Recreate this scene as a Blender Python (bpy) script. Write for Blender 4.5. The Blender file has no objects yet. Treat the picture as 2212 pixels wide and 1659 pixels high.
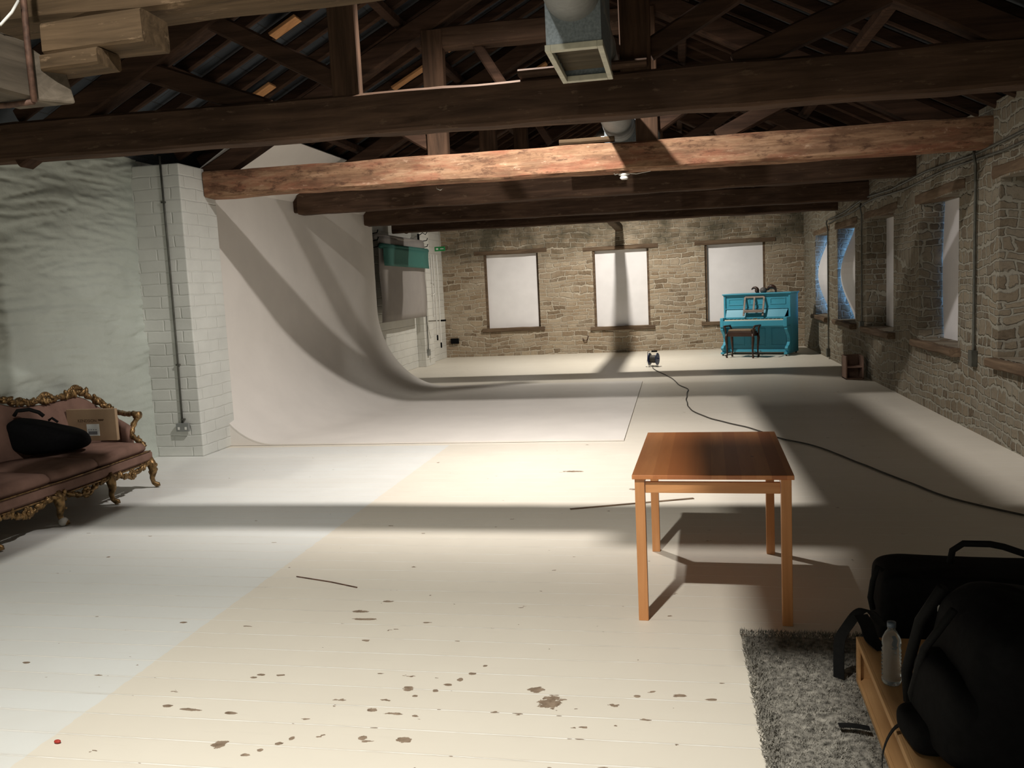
import bpy, bmesh, math, random
from mathutils import Vector, Matrix, noise
random.seed(7)
S = bpy.context.scene
COL = S.collection
PI = math.pi

# ------------------------------------------------------------------ camera
cam_d = bpy.data.cameras.new('camera'); cam = bpy.data.objects.new('camera', cam_d); COL.objects.link(cam)
cam_d.sensor_width = 36.0; cam_d.lens = 36.0 * 1845.0 / 2212.0; cam_d.clip_start = 0.05; cam_d.clip_end = 200
Rm = Matrix(((0.98148954, 0.02544246, 0.18981824), (0.1855708, 0.11869129, -0.97543624), (-0.04734727, 0.99260519, 0.11177289)))
cam.matrix_world = Matrix.Translation((0, 0, 1.647)) @ Rm.to_4x4()
S.camera = cam

# ------------------------------------------------------------------ world, exposure
w = bpy.data.worlds.new('dusk'); S.world = w; w.use_nodes = True
bg = w.node_tree.nodes['Background']; bg.inputs[0].default_value = (0.20, 0.48, 1.0, 1); bg.inputs[1].default_value = 7.0
S.view_settings.view_transform = 'Standard'; S.view_settings.look = 'None'
S.view_settings.gamma = 1.0; S.view_settings.use_curve_mapping = False
S.view_settings.exposure = 0.0

# ------------------------------------------------------------------ the three lamps hung along the ridge
LAMPS = [(-1.20, 0.85, 4.50, 285.0, (1.0, 0.965, 0.885)),
         (-1.30, 6.52, 4.50, 212.0, (1.0, 0.94, 0.88)),
         (-1.25, 17.05, 4.50, 230.0, (1.0, 0.94, 0.84))]

# ------------------------------------------------------------------ geometry helpers
def lerp(a, b, t): return a + (b - a) * t

class G:
    def __init__(self): self.bm = bmesh.new()
    def quad8(self, vs):
        v = [self.bm.verts.new(p) for p in vs]
        for f in ((0, 3, 2, 1), (4, 5, 6, 7), (0, 1, 5, 4), (1, 2, 6, 5), (2, 3, 7, 6), (3, 0, 4, 7)):
            self.bm.faces.new([v[i] for i in f])
    def box(self, x0, x1, y0, y1, z0, z1, M=None):
        P = [(x0, y0, z0), (x1, y0, z0), (x1, y1, z0), (x0, y1, z0), (x0, y0, z1), (x1, y0, z1), (x1, y1, z1), (x0, y1, z1)]
        if M is not None: P = [M @ Vector(p) for p in P]
        self.quad8(P); return self
    def bar(self, p0, p1, wd, ht, up=(0, 0, 1)):
        p0 = Vector(p0); p1 = Vector(p1); d = (p1 - p0).normalized(); u = Vector(up)
        s = d.cross(u).normalized(); u = s.cross(d).normalized()
        a = s * wd / 2; b = u * ht / 2
        self.quad8([p0 - a - b, p0 + a - b, p1 + a - b, p1 - a - b, p0 - a + b, p0 + a + b, p1 + a + b, p1 - a + b]); return self
    def rings(self, rs, caps=True, closed=False):
        vs = [[self.bm.verts.new(p) for p in r] for r in rs]
        n = len(vs[0]); m = len(vs)
        for i in range(m if closed else m - 1):
            A = vs[i]; B = vs[(i + 1) % m]
            for j in range(n):
                self.bm.faces.new((A[j], A[(j + 1) % n], B[(j + 1) % n], B[j]))
        if caps and not closed:
            self.bm.faces.new(list(reversed(vs[0]))); self.bm.faces.new(vs[-1])
        return self
    def tube(self, pts, r, seg=8, radii=None, closed=False, flat=1.0):
        pts = [Vector(p) for p in pts]; n = len(pts); rs = []
        prev = None
        for i, p in enumerate(pts):
            if closed: t = pts[(i + 1) % n] - pts[i - 1]
            elif i == 0: t = pts[1] - p
            elif i == n - 1: t = p - pts[-2]
            else: t = pts[i + 1] - pts[i - 1]
            t.normalize()
            if prev is None:
                a = t.cross(Vector((0, 0, 1)))
                if a.length < 1e-3: a = t.cross(Vector((0, 1, 0)))
            else: a = prev - t * prev.dot(t)
            a.normalize(); prev = a; b = t.cross(a)
            rr = radii[i] if radii else r
            rs.append([p + (a * math.cos(2 * PI * k / seg) + b * math.sin(2 * PI * k / seg) * flat) * rr for k in range(seg)])
        return self.rings(rs, closed=closed)
    def lathe(self, prof, c=(0, 0, 0), seg=20, M=None):
        rs = []
        for r, z in prof:
            ring = [Vector((r * math.cos(2 * PI * k / seg), r * math.sin(2 * PI * k / seg), z)) for k in range(seg)]
            if M is not None: ring = [M @ p for p in ring]
            rs.append([p + Vector(c) for p in ring])
        return self.rings(rs)
    def ball(self, c, r, sc=(1, 1, 1), seg=8, M=None):
        rs = []
        for i in range(1, seg):
            th = PI * i / seg
            rs.append([(math.sin(th) * math.cos(2 * PI * k / (seg + 2)) * r * sc[0], math.sin(th) * math.sin(2 * PI * k / (seg + 2)) * r * sc[1], -math.cos(th) * r * sc[2]) for k in range(seg + 2)])
        rs = [[(M @ Vector(p) if M is not None else Vector(p)) + Vector(c) for p in q] for q in rs]
        return self.rings(rs)
    def timber(self, p0, p1, wd, ht, seg=24, amp=0.008, seed=0, up=(0, 0, 1), rnd=0.016):
        """hand-hewn timber: rounded rectangle section carried along with small irregularities"""
        p0 = Vector(p0); p1 = Vector(p1); d = (p1 - p0); L = d.length; d.normalize(); u = Vector(up)
        s = d.cross(u).normalized(); u = s.cross(d).normalized()
        a = wd / 2; b = ht / 2; c = rnd
        sec = [(-a + c, -b), (-a / 3, -b), (a / 3, -b), (a - c, -b), (a, -b + c), (a, -b / 3), (a, b / 3), (a, b - c), (a - c, b), (a / 3, b), (-a / 3, b), (-a + c, b), (-a, b - c), (-a, b / 3), (-a, -b / 3), (-a, -b + c)]
        rs = []
        for i in range(seg + 1):
            t = i / seg; q = p0 + d * (L * t); ring = []
            for k, (x, y) in enumerate(sec):
                nv = noise.noise_vector(Vector((t * L * 1.7 + seed * 7.3, x * 3.1 + seed, y * 3.3)))
                nf = noise.noise_vector(Vector((t * L * 7 + seed * 3.3, k * .9, seed)))
                ring.append(q + s * (x + amp * (nv.x * 1.6 + nf.x * .5)) + u * (y + amp * (nv.y * 1.6 + nf.y * .5)))
            rs.append(ring)
        return self.rings(rs)
    def build(self, name, mat, parent=None, bevel=0.0, smooth=False, sub=0, loc=None):
        bmesh.ops.recalc_face_normals(self.bm, faces=self.bm.faces[:])
        me = bpy.data.meshes.new(name); self.bm.to_mesh(me); self.bm.free()
        if mat: me.materials.append(mat)
        o = bpy.data.objects.new(name, me); COL.objects.link(o)
        if smooth:
            for p in me.polygons: p.use_smooth = True
        if bevel:
            m = o.modifiers.new('bevel', 'BEVEL'); m.width = bevel; m.segments = 2; m.limit_method = 'ANGLE'
        if sub:
            m = o.modifiers.new('sub', 'SUBSURF'); m.levels = sub; m.render_levels = sub
        if parent: o.parent = parent
        if loc: o.location = loc
        return o

def thing(name, label, cat, loc=(0, 0, 0), rz=0.0, group=None):
    o = bpy.data.objects.new(name, None); COL.objects.link(o); o.empty_display_size = .1
    o.location = loc; o.rotation_euler = (0, 0, rz)
    o['label'] = label; o['category'] = cat
    if group: o['group'] = group
    return o
def tag(o, label, cat, group=None, kind=None):
    o['label'] = label; o['category'] = cat
    if group: o['group'] = group
    if kind: o['kind'] = kind
    return o
def struct(o, label=None):
    o['kind'] = 'structure'
    if label: o['label'] = label
    return o
def sempty(name, loc=(0, 0, 0)):
    o = bpy.data.objects.new(name, None); COL.objects.link(o); o.location = loc; o['kind'] = 'structure'; o.empty_display_size = .1
    return o
def copy_tree(o, parent=None):
    c = o.copy(); COL.objects.link(c)
    if parent: c.parent = parent
    for ch in list(o.children): copy_tree(ch, c)
    return c

# ------------------------------------------------------------------ material helpers
class N:
    def __init__(self, name, rough=.6, metal=0.0, spec=.4):
        self.m = bpy.data.materials.new(name); self.m.use_nodes = True
        self.t = self.m.node_tree; self.b = self.t.nodes['Principled BSDF']
        self.b.inputs['Roughness'].default_value = rough; self.b.inputs['Metallic'].default_value = metal
        self.b.inputs['Specular IOR Level'].default_value = spec
    def n(self, typ, **kw):
        x = self.t.nodes.new(typ)
        for k, v in kw.items(): setattr(x, k, v)
        return x
    def put(self, sock, v):
        if isinstance(v, bpy.types.NodeSocket): self.t.links.new(v, sock)
        else: sock.default_value = v
    def math(self, op, a, b=0.0, c=0.0, clamp=False):
        x = self.n('ShaderNodeMath', operation=op); x.use_clamp = clamp
        self.put(x.inputs[0], a); self.put(x.inputs[1], b); self.put(x.inputs[2], c); return x.outputs[0]
    def coord(self): return self.n('ShaderNodeTexCoord').outputs['Object']
    def xyz(self, v=None):
        x = self.n('ShaderNodeSeparateXYZ'); self.put(x.inputs[0], v if v else self.coord()); return x.outputs
    def comb(self, a, b, c=0.0):
        x = self.n('ShaderNodeCombineXYZ'); self.put(x.inputs[0], a); self.put(x.inputs[1], b); self.put(x.inputs[2], c); return x.outputs[0]
    def scale(self, v, s):
        x = self.n('ShaderNodeVectorMath', operation='MULTIPLY'); self.put(x.inputs[0], v); x.inputs[1].default_value = s; return x.outputs[0]
    def noise(self, v, sc=5.0, det=4.0, rough=.55, dist=0.0):
        x = self.n('ShaderNodeTexNoise'); self.put(x.inputs['Vector'], v); x.inputs['Scale'].default_value = sc
        x.inputs['Detail'].default_value = det; x.inputs['Roughness'].default_value = rough; x.inputs['Distortion'].default_value = dist
        return x.outputs['Fac']
    def ramp(self, f, stops, interp='LINEAR'):
        x = self.n('ShaderNodeValToRGB'); x.color_ramp.interpolation = interp
        e = x.color_ramp.elements
        while len(e) < len(stops): e.new(.5)
        for i, (p, c) in enumerate(stops):
            e[i].position = p; e[i].color = (c[0], c[1], c[2], 1) if hasattr(c, '__len__') else (c, c, c, 1)
        self.put(x.inputs[0], f); return x.outputs[0]
    def mix(self, f, a, b, mode='MIX'):
        x = self.n('ShaderNodeMix', data_type='RGBA', blend_type=mode)
        self.put(x.inputs[0], f); self.put(x.inputs[6], a if isinstance(a, bpy.types.NodeSocket) else (*a, 1)); self.put(x.inputs[7], b if isinstance(b, bpy.types.NodeSocket) else (*b, 1))
        return x.outputs[2]
    def col(self, c): self.put(self.b.inputs['Base Color'], c if isinstance(c, bpy.types.NodeSocket) else (*c, 1)); return self
    def rough(self, c): self.put(self.b.inputs['Roughness'], c); return self
    def bump(self, h, strength=.5, dist=.01):
        x = self.n('ShaderNodeBump'); x.inputs['Strength'].default_value = strength; x.inputs['Distance'].default_value = dist
        self.put(x.inputs['Height'], h); self.t.links.new(x.outputs[0], self.b.inputs['Normal']); return self

def plain(name, c, rough=.6, metal=0.0, var=.12, sc=14.0, bump=0.0, spec=.4):
    k = N(name, rough, metal, spec); f = k.noise(k.coord(), sc, 4)
    d = tuple(max(0, x * (1 - var * 1.6)) for x in c); l = tuple(min(1, x * (1 + var)) for x in c)
    k.col(k.ramp(f, [(.3, d), (.7, l)]))
    if bump: k.bump(f, bump, .005)
    return k.m

def wood(name, dark, light, axis='x', rough=.75, scratch=None, gsc=1.0, bump=.5):
    k = N(name, rough, 0, .12 if rough > .6 else .4); s = {'x': (1.2, 16, 16), 'y': (16, 1.2, 16), 'z': (16, 16, 1.2)}[axis]
    s = tuple(v * gsc for v in s)
    v = k.scale(k.coord(), s); f = k.noise(v, 1.0, 8, .62, .6)
    big = k.noise(k.coord(), 1.3, 3)
    c = k.ramp(f, [(.28, dark), (.62, light), (.8, tuple(min(1, x * 1.35) for x in light))])
    c = k.mix(k.ramp(big, [(.35, 0.0), (.7, 1.0)]), c, k.mix(.55, c, dark), 'MIX')
    if scratch:
        g = k.noise(k.scale(k.coord(), (2.5, 9, 9)), 2.2, 5, .7)
        c = k.mix(k.ramp(g, [(.60, 0.0), (.66, .75)]), c, scratch)
    k.col(c).bump(f, bump, .008)
    return k.m

# brown timber of the roof trusses
M_dark = wood('old_dark_timber', (.034, .020, .013), (.112, .066, .042), 'x', .8, (.13, .085, .055))
M_darkz = wood('old_dark_timber_upright', (.030, .018, .011), (.11, .062, .038), 'z', .8)
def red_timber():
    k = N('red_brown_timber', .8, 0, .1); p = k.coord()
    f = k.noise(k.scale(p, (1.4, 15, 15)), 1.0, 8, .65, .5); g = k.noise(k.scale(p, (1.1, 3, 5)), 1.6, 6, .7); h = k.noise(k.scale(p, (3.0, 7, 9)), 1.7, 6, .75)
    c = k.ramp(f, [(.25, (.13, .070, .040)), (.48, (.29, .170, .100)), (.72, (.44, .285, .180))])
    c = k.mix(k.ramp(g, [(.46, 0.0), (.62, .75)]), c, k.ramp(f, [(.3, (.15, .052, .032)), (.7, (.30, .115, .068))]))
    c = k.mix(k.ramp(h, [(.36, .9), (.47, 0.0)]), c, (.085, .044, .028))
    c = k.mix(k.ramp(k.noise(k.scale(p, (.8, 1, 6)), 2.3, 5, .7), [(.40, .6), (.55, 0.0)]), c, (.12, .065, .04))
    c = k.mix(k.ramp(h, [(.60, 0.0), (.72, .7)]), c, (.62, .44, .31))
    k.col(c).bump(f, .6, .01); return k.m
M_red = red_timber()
M_brown = wood('weathered_brown_timber', (.045, .030, .017), (.125, .083, .048), 'x', .8, (.19, .13, .08))
M_raft = wood('rafter_timber', (.022, .013, .009), (.075, .041, .026), 'x', .85)
M_pine = wood('fresh_pine_board', (.36, .17, .07), (.60, .32, .14), 'x', .7)
M_lintel = wood('grey_oak_lintel', (.07, .045, .03), (.20, .14, .09), 'x', .8)
M_lintely = wood('grey_oak_sill', (.07, .045, .03), (.20, .14, .09), 'y', .8)
M_grey = wood('grey_weathered_timber', (.055, .045, .034), (.14, .115, .088), 'y', .85)

def stone(name, bw, bh, stones, mortar, warp=.04, msz=.020, stain=None, rows=.05):
    k = N(name, .9, 0, .2); x, y, z = k.xyz()
    u = k.math('ADD', x, y)
    p = k.comb(u, z, 0.0)
    wn = k.n('ShaderNodeTexNoise'); k.put(wn.inputs['Vector'], p); wn.inputs['Scale'].default_value = 3.2; wn.inputs['Detail'].default_value = 3
    wx = k.n('ShaderNodeSeparateColor'); k.put(wx.inputs[0], wn.outputs['Color'])
    vrow = k.math('MULTIPLY', k.math('SUBTRACT', k.noise(k.comb(k.math('MULTIPLY', u, .25), k.math('MULTIPLY', z, 1.0), 3.0), 2.6, 1), .5), rows * 8)
    uu = k.math('ADD', u, k.math('MULTIPLY', k.math('SUBTRACT', wx.outputs[0], .5), warp * 3.2))
    zz = k.math('ADD', k.math('ADD', z, k.math('MULTIPLY', k.math('SUBTRACT', wx.outputs[1], .5), warp * 2.2)), vrow)
    fine = k.n('ShaderNodeTexNoise'); k.put(fine.inputs['Vector'], p); fine.inputs['Scale'].default_value = 16; fine.inputs['Detail'].default_value = 4
    fx = k.n('ShaderNodeSeparateColor'); k.put(fx.inputs[0], fine.outputs['Color'])
    uu = k.math('ADD', uu, k.math('MULTIPLY', k.math('SUBTRACT', fx.outputs[0], .5), warp * .9))
    zz = k.math('ADD', zz, k.math('MULTIPLY', k.math('SUBTRACT', fx.outputs[1], .5), warp * .9))
    def brick(off, seedv):
        b = k.n('ShaderNodeTexBrick'); b.offset = off; b.squash = .62; b.squash_frequency = 3; b.offset_frequency = 2
        k.put(b.inputs['Vector'], k.comb(uu, zz, seedv))
        b.inputs['Color1'].default_value = (0, 0, 0, 1); b.inputs['Color2'].default_value = (1, 1, 1, 1); b.inputs['Mortar'].default_value = (.5, .5, .5, 1)
        b.inputs['Scale'].default_value = 1.0; b.inputs['Mortar Size'].default_value = msz; b.inputs['Mortar Smooth'].default_value = .55
        b.inputs['Brick Width'].default_value = bw; b.inputs['Row Height'].default_value = bh
        return b
    b = brick(.43, 0.0)
    cell = k.n('ShaderNodeSeparateColor'); k.put(cell.inputs[0], b.outputs['Color'])
    c = k.ramp(cell.outputs[0], [(0.0, stones[0]), (.3, stones[1]), (.55, stones[2]), (.8, stones[3]), (1.0, stones[4])])
    grit = k.noise(p, 22, 6, .7)
    c = k.mix(k.ramp(grit, [(.3, .0), (.75, .55)]), c, stones[2], 'MIX')
    c = k.mix(k.ramp(grit, [(.2, .45), (.5, 0.0)]), c, tuple(v * .45 for v in stones[0]))
    lime = k.ramp(k.noise(p, 1.6, 4, .65), [(.46, 0.0), (.72, .55)])        # smeared lime pointing
    fac = k.math('MAXIMUM', b.outputs['Fac'], lime, clamp=True)
    c = k.mix(fac, c, k.mix(grit, tuple(v * .72 for v in mortar), mortar))
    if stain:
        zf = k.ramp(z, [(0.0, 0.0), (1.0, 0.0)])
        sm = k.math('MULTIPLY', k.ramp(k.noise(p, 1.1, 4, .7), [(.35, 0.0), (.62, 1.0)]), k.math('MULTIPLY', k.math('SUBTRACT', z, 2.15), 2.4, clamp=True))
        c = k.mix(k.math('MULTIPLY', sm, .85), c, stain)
    h = k.math('ADD', k.math('MULTIPLY', k.math('SUBTRACT', 1.0, b.outputs['Fac']), .8), k.math('MULTIPLY', grit, .45))
    k.col(c).bump(h, .9, .03)
    return k.m
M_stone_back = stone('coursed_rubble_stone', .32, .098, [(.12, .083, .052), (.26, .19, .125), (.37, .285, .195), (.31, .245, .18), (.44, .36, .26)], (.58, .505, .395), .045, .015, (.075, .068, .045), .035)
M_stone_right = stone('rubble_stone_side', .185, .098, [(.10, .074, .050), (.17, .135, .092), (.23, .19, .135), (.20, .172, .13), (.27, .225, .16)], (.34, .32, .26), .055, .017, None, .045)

def painted(name, c, course=.0, rough=.55, tint=None, bump=.35, dist=.01):
    k = N(name, rough); x, y, z = k.xyz(); u = k.math('ADD', x, y); p = k.comb(u, z, 0.0)
    f = k.noise(k.coord(), 9, 6, .65)
    cc = k.ramp(k.noise(k.coord(), 2.2, 5, .6), [(.3, tuple(v * .86 for v in c)), (.7, c)])
    k.col(cc)
    if course:
        wv = k.noise(p, 4.0, 3)
        b = k.n('ShaderNodeTexBrick'); b.offset = .5
        k.put(b.inputs['Vector'], k.comb(k.math('ADD', u, k.math('MULTIPLY', wv, .05)), k.math('ADD', z, k.math('MULTIPLY', wv, .035)), 0.0))
        b.inputs['Scale'].default_value = 1.0; b.inputs['Mortar Size'].default_value = .012; b.inputs['Mortar Smooth'].default_value = 1.0
        b.inputs['Brick Width'].default_value = .42; b.inputs['Row Height'].default_value = course
        k.bump(k.math('ADD', k.math('MULTIPLY', k.math('SUBTRACT', 1.0, b.outputs['Fac']), .7), k.math('MULTIPLY', f, .35)), bump, dist)
    else: k.bump(f, bump, dist)
    return k.m
M_paint_wall = painted('white_painted_rubble', (.50, .54, .49), 0, .5, bump=.45, dist=.02)  # the cool greenish tint of the light here is put into the paint colour
M_paint_brick = painted('white_painted_blockwork', (.66, .67, .63), .125, .5, bump=.6, dist=.012)
M_paint_backleft = painted('white_painted_stone', (.70, .69, .64), .16, .55, bump=.6, dist=.02)
M_cove = plain('smooth_cove_paint', (.76, .72, .67), .5, 0, .03, 2.0)

# floor: painted boards running across the room
def floor_mat():
    k = N('painted_floorboards', .38, 0, .45); x, y, z = k.xyz()
    wob = k.math('MULTIPLY', k.math('SUBTRACT', k.noise(k.comb(k.math('MULTIPLY', x, .5), y, 0.0), 1.2, 2), .5), .02)
    yy = k.math('ADD', y, wob)
    row = k.math('DIVIDE', yy, .163); fr = k.math('FRACT', row); fl = k.math('FLOOR', row)
    d = k.math('ABSOLUTE', k.math('SUBTRACT', fr, .5))                          # .5 at the joint
    joint = k.ramp(d, [(.468, 0.0), (.490, 1.0)]); gap = k.ramp(d, [(.491, 0.0), (.499, 1.0)])
    jn = k.noise(k.comb(x, fl, 0.0), 2.6, 4, .7)
    cream = (.73, .68, .585); white = (.72, .73, .705)
    edge = k.math('ADD', x, k.math('MULTIPLY', k.noise(k.comb(x, y, 0), 14, 3), .03))
    side = k.math('MULTIPLY', k.math('LESS_THAN', edge, -2.405), k.math('LESS_THAN', y, 8.75))
    base = k.mix(side, cream, white)
    tone = k.n('ShaderNodeTexWhiteNoise', noise_dimensions='1D'); k.put(tone.inputs['W'], fl)
    base = k.mix(k.math('MULTIPLY', tone.outputs[0], .13), base, (.60, .54, .45))
    base = k.mix(k.ramp(k.noise(k.comb(x, y, 0), .9, 5, .65), [(.42, 0.0), (.75, .22)]), base, (.60, .55, .47))
    scuff = k.noise(k.comb(k.math('MULTIPLY', x, .7), k.math('MULTIPLY', y, 6.0), 0.0), 3.0, 6, .7)
    base = k.mix(k.ramp(scuff, [(.60, 0.0), (.74, .18)]), base, (.55, .50, .43))
    ridge = k.math('MULTIPLY', joint, k.ramp(jn, [(.36, .0), (.50, .9)]))
    base = k.mix(ridge, base, (.95, .93, .87))
    darkline = k.math('MULTIPLY', gap, k.ramp(k.noise(k.comb(x, fl, 4.0), 1.7, 5, .75), [(.50, 0.0), (.58, .8)]))
    wearn = k.noise(k.comb(x, y, 7.0), .45, 3)
    # chips in the paint, more of them by the worn path and near the joints
    chipn = k.noise(k.comb(k.math('MULTIPLY', x, 9.0), k.math('MULTIPLY', y, 17.0), 0.0), 1.0, 3, .5)
    rare = k.noise(k.comb(x, y, 2.0), 2.0, 2)
    near = k.math('MULTIPLY', k.math('SUBTRACT', 6.2, y), .20, clamp=True)
    right = k.ramp(x, [(0.0, 0.0), (1.0, 0.0)])
    cen = k.math('SUBTRACT', 1.0, k.math('MULTIPLY', k.math('ABSOLUTE', k.math('ADD', x, .9)), .55), clamp=True)
    thr = k.math('SUBTRACT', .745, k.math('MULTIPLY', k.math('MULTIPLY', near, cen), .075))
    thr = k.math('SUBTRACT', thr, k.math('MULTIPLY', k.math('MULTIPLY', joint, .10), near))
    thr = k.math('SUBTRACT', thr, k.math('MULTIPLY', k.math('SUBTRACT', rare, .5), .18))
    chip = k.math('GREATER_THAN', chipn, thr)
    base = k.mix(k.math('MULTIPLY', k.ramp(d, [(.448, 0.0), (.462, 1.0), (.470, 1.0), (.480, 0.0)]), .36), base, (.45, .39, .31))
    base = k.mix(darkline, base, (.22, .17, .12))
    # named bare patches seen in the photograph: (x, y, rx, ry)
    for (px, py, rx, ry) in PATCHES:
        ddx = k.math('DIVIDE', k.math('SUBTRACT', x, px), rx); ddy = k.math('DIVIDE', k.math('SUBTRACT', y, py), ry)
        r = k.math('ADD', k.math('MULTIPLY', ddx, ddx), k.math('MULTIPLY', ddy, ddy))
        r = k.math('ADD', r, k.math('MULTIPLY', k.math('SUBTRACT', PN(k, x, y), .5), 4.6))
        chip = k.math('MAXIMUM', chip, k.math('LESS_THAN', r, 1.0))
    base = k.mix(chip, base, k.ramp(k.noise(k.comb(x, y, 0), 30, 3), [(.3, (.17, .12, .08)), (.7, (.34, .26, .19))]))
    k.col(base)
    k.rough(k.math('ADD', .34, k.math('MULTIPLY', k.noise(k.comb(x, y, 0), 5, 5), .25)))
    h = k.math('SUBTRACT', k.math('ADD', k.math('MULTIPLY', ridge, .35), k.math('MULTIPLY', k.noise(k.comb(k.math('MULTIPLY', x, .5), k.math('MULTIPLY', y, 5.0), 0), 4, 4), .25)), k.math('ADD', gap, k.math('MULTIPLY', chip, .5)))
    k.bump(h, .5, .004)
    return k.m
_pn = {}
def PN(k, x, y):
    if 'v' not in _pn: _pn['v'] = k.noise(k.comb(x, k.math('MULTIPLY', y, 1.6), 0), 24, 4, .65)
    return _pn['v']
PATCHES = [(-.86, 3.50, .012, .010), (-.90, 3.42, .016, .012), (-.94, 3.36, .012, .016), (-.98, 3.31, .018, .010), (-1.02, 3.25, .012, .012), (-1.09, 3.20, .012, .008), (-1.46, 2.83, .010, .014), (-1.49, 2.79, .016, .014), (-1.54, 2.74, .012, .012), (-1.58, 2.70, .020, .010), (-3.05, 3.35, .022, .012), (-2.55, 3.87, .022, .010), (-.19, 3.28, .014, .010), (-1.86, 3.30, .016, .008), (-.60, 3.30, .035, .022), (-.53, 3.20, .045, .05), (-1.14, 3.26, .022, .020), (-1.03, 2.86, .03, .018), (-1.19, 2.86, .016, .014), (-1.72, 2.76, .025, .03),
           (-1.98, 3.00, .05, .010), (-2.10, 3.02, .022, .012), (-1.80, 2.99, .025, .010), (-.02, 3.30, .03, .012), (.33, 3.38, .03, .012),
           (-1.66, 4.08, .04, .016), (-1.60, 3.98, .07, .012), (-1.56, 4.23, .028, .012), (-1.23, 3.07, .02, .014), (-1.13, 3.05, .04, .010), (.10, 3.28, .02, .010),
           (-1.75, 3.33, .02, .010), (-1.84, 3.33, .018, .010), (-.93, 7.42, .09, .03), (-1.42, 2.57, .04, .012), (-.10, 6.9, .10, .04), (.25, 6.95, .08, .035), (-.35, 6.75, .05, .03), (-.28, 2.75, .02, .01)]
M_floor = floor_mat()

def slate_mat():
    k = N('slates_underside', .75); x, y, z = k.xyz()
    b = k.n('ShaderNodeTexBrick'); k.put(b.inputs['Vector'], k.comb(y, k.math('MULTIPLY', z, 2.1), 0.0)); b.offset = .5
    b.inputs['Color1'].default_value = (.030, .037, .046, 1); b.inputs['Color2'].default_value = (.058, .070, .084, 1); b.inputs['Mortar'].default_value = (.02, .02, .022, 1)
    b.inputs['Scale'].default_value = 1; b.inputs['Brick Width'].default_value = .3; b.inputs['Row Height'].default_value = .25; b.inputs['Mortar Size'].default_value = .006
    f = k.noise(k.coord(), 6, 5)
    k.col(k.mix(k.ramp(f, [(.35, 0.0), (.7, .5)]), b.outputs['Color'], (.03, .03, .03))).bump(b.outputs['Fac'], -.5, .01)
    return k.m
M_slate = slate_mat()
M_board = plain('white_window_board', (.84, .82, .83), .5, 0, .03, 3.0)
M_duct = plain('grey_duct_metal', (.25, .255, .245), .6, 0, .08, 30.0)
M_ductbox = plain('grey_box_metal', (.24, .28, .30), .5, .2, .2, 60.0)
M_cream = plain('cream_painted_frame', (.55, .53, .42), .6)
M_louver = wood('duct_louvre_wood', (.05, .042, .028), (.13, .105, .072), 'x', .8)
M_black = plain('black_nylon', (.0045, .0045, .005), .85, 0, .2, 40.0, .3, .10)
M_blackweb = plain('black_webbing', (.006, .006, .006), .8, 0, .2, 80.0, .2, .2)
M_rope = plain('rope_white', (.5, .47, .4), .8)
M_iron = plain('rusty_iron', (.12, .065, .045), .7, .3, .4, 20.0, .4)
M_pipe = plain('conduit_grey', (.10, .10, .085), .5, .4, .2)
M_steel = plain('brushed_steel', (.42, .40, .36), .35, .9, .1)
M_socket = plain('grey_socket_plate', (.28, .29, .28), .4, .4, .05)
M_whiteplastic = plain('white_plastic', (.75, .74, .70), .4, 0, .03)

# ------------------------------------------------------------------ room shell
XL, XR, YB, YF = -5.6, 2.9, 20.5, -2.5
g = G(); g.box(XL - .5, XR + .6, YF - .4, YB + .6, -.2, 0); struct(g.build('floor', M_floor))

# left wall: lime-washed rubble with real relief
def relief_wall():
    g = G(); ny, nz = 420, 170; y0, y1, z0, z1 = YF, 8.4, 0.0, 3.25
    vs = []
    for j in range(nz + 1):
        r = []
        for i in range(ny + 1):
            y = lerp(y0, y1, i / ny); z = lerp(z0, z1, j / nz)
            p = Vector((y * 1.1, z * 3.6, 0)); w1 = noise.noise(Vector((y * .7, z * .9, 5)))
            q = Vector((y * 1.3, z * 11.0 + 1.6 * w1, 2)); rd = 1 - abs(noise.noise(q)) * 2
            d = .040 * noise.noise(p + Vector((w1, w1 * 2, 0))) - .022 * max(0, rd - .66) / .34 + .012 * noise.noise(Vector((y * 3.6, z * 17, 2))) + .008 * noise.noise(Vector((y * 13, z * 34, 4)))
            d = max(d, -.055) * (.30 + .70 * min(1, max(0, (z - .6) / .9)))
            r.append(g.bm.verts.new((XL + .02 + d, y, z)))
        vs.append(r)
    for j in range(nz):
        for i in range(ny): g.bm.faces.new((vs[j][i], vs[j][i + 1], vs[j + 1][i + 1], vs[j + 1][i]))
    g.box(XL - .4, XL - .06, YF - .4, 8.45, 0, 3.3)
    return g.build('wall_left', M_paint_wall, smooth=True)
struct(relief_wall(), 'white painted rubble wall behind the gilt sofa')
g = G(); g.box(XL - .4, XL, 8.42, YB + .5, 0, 3.3); g.box(XL, XL + .18, 18.1, 18.8, 0, 3.0); g.box(XL, XL + .16, 14.3, 14.85, 0, 3.0)
struct(g.build('wall_left', M_paint_backleft, bevel=.01))

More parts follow.
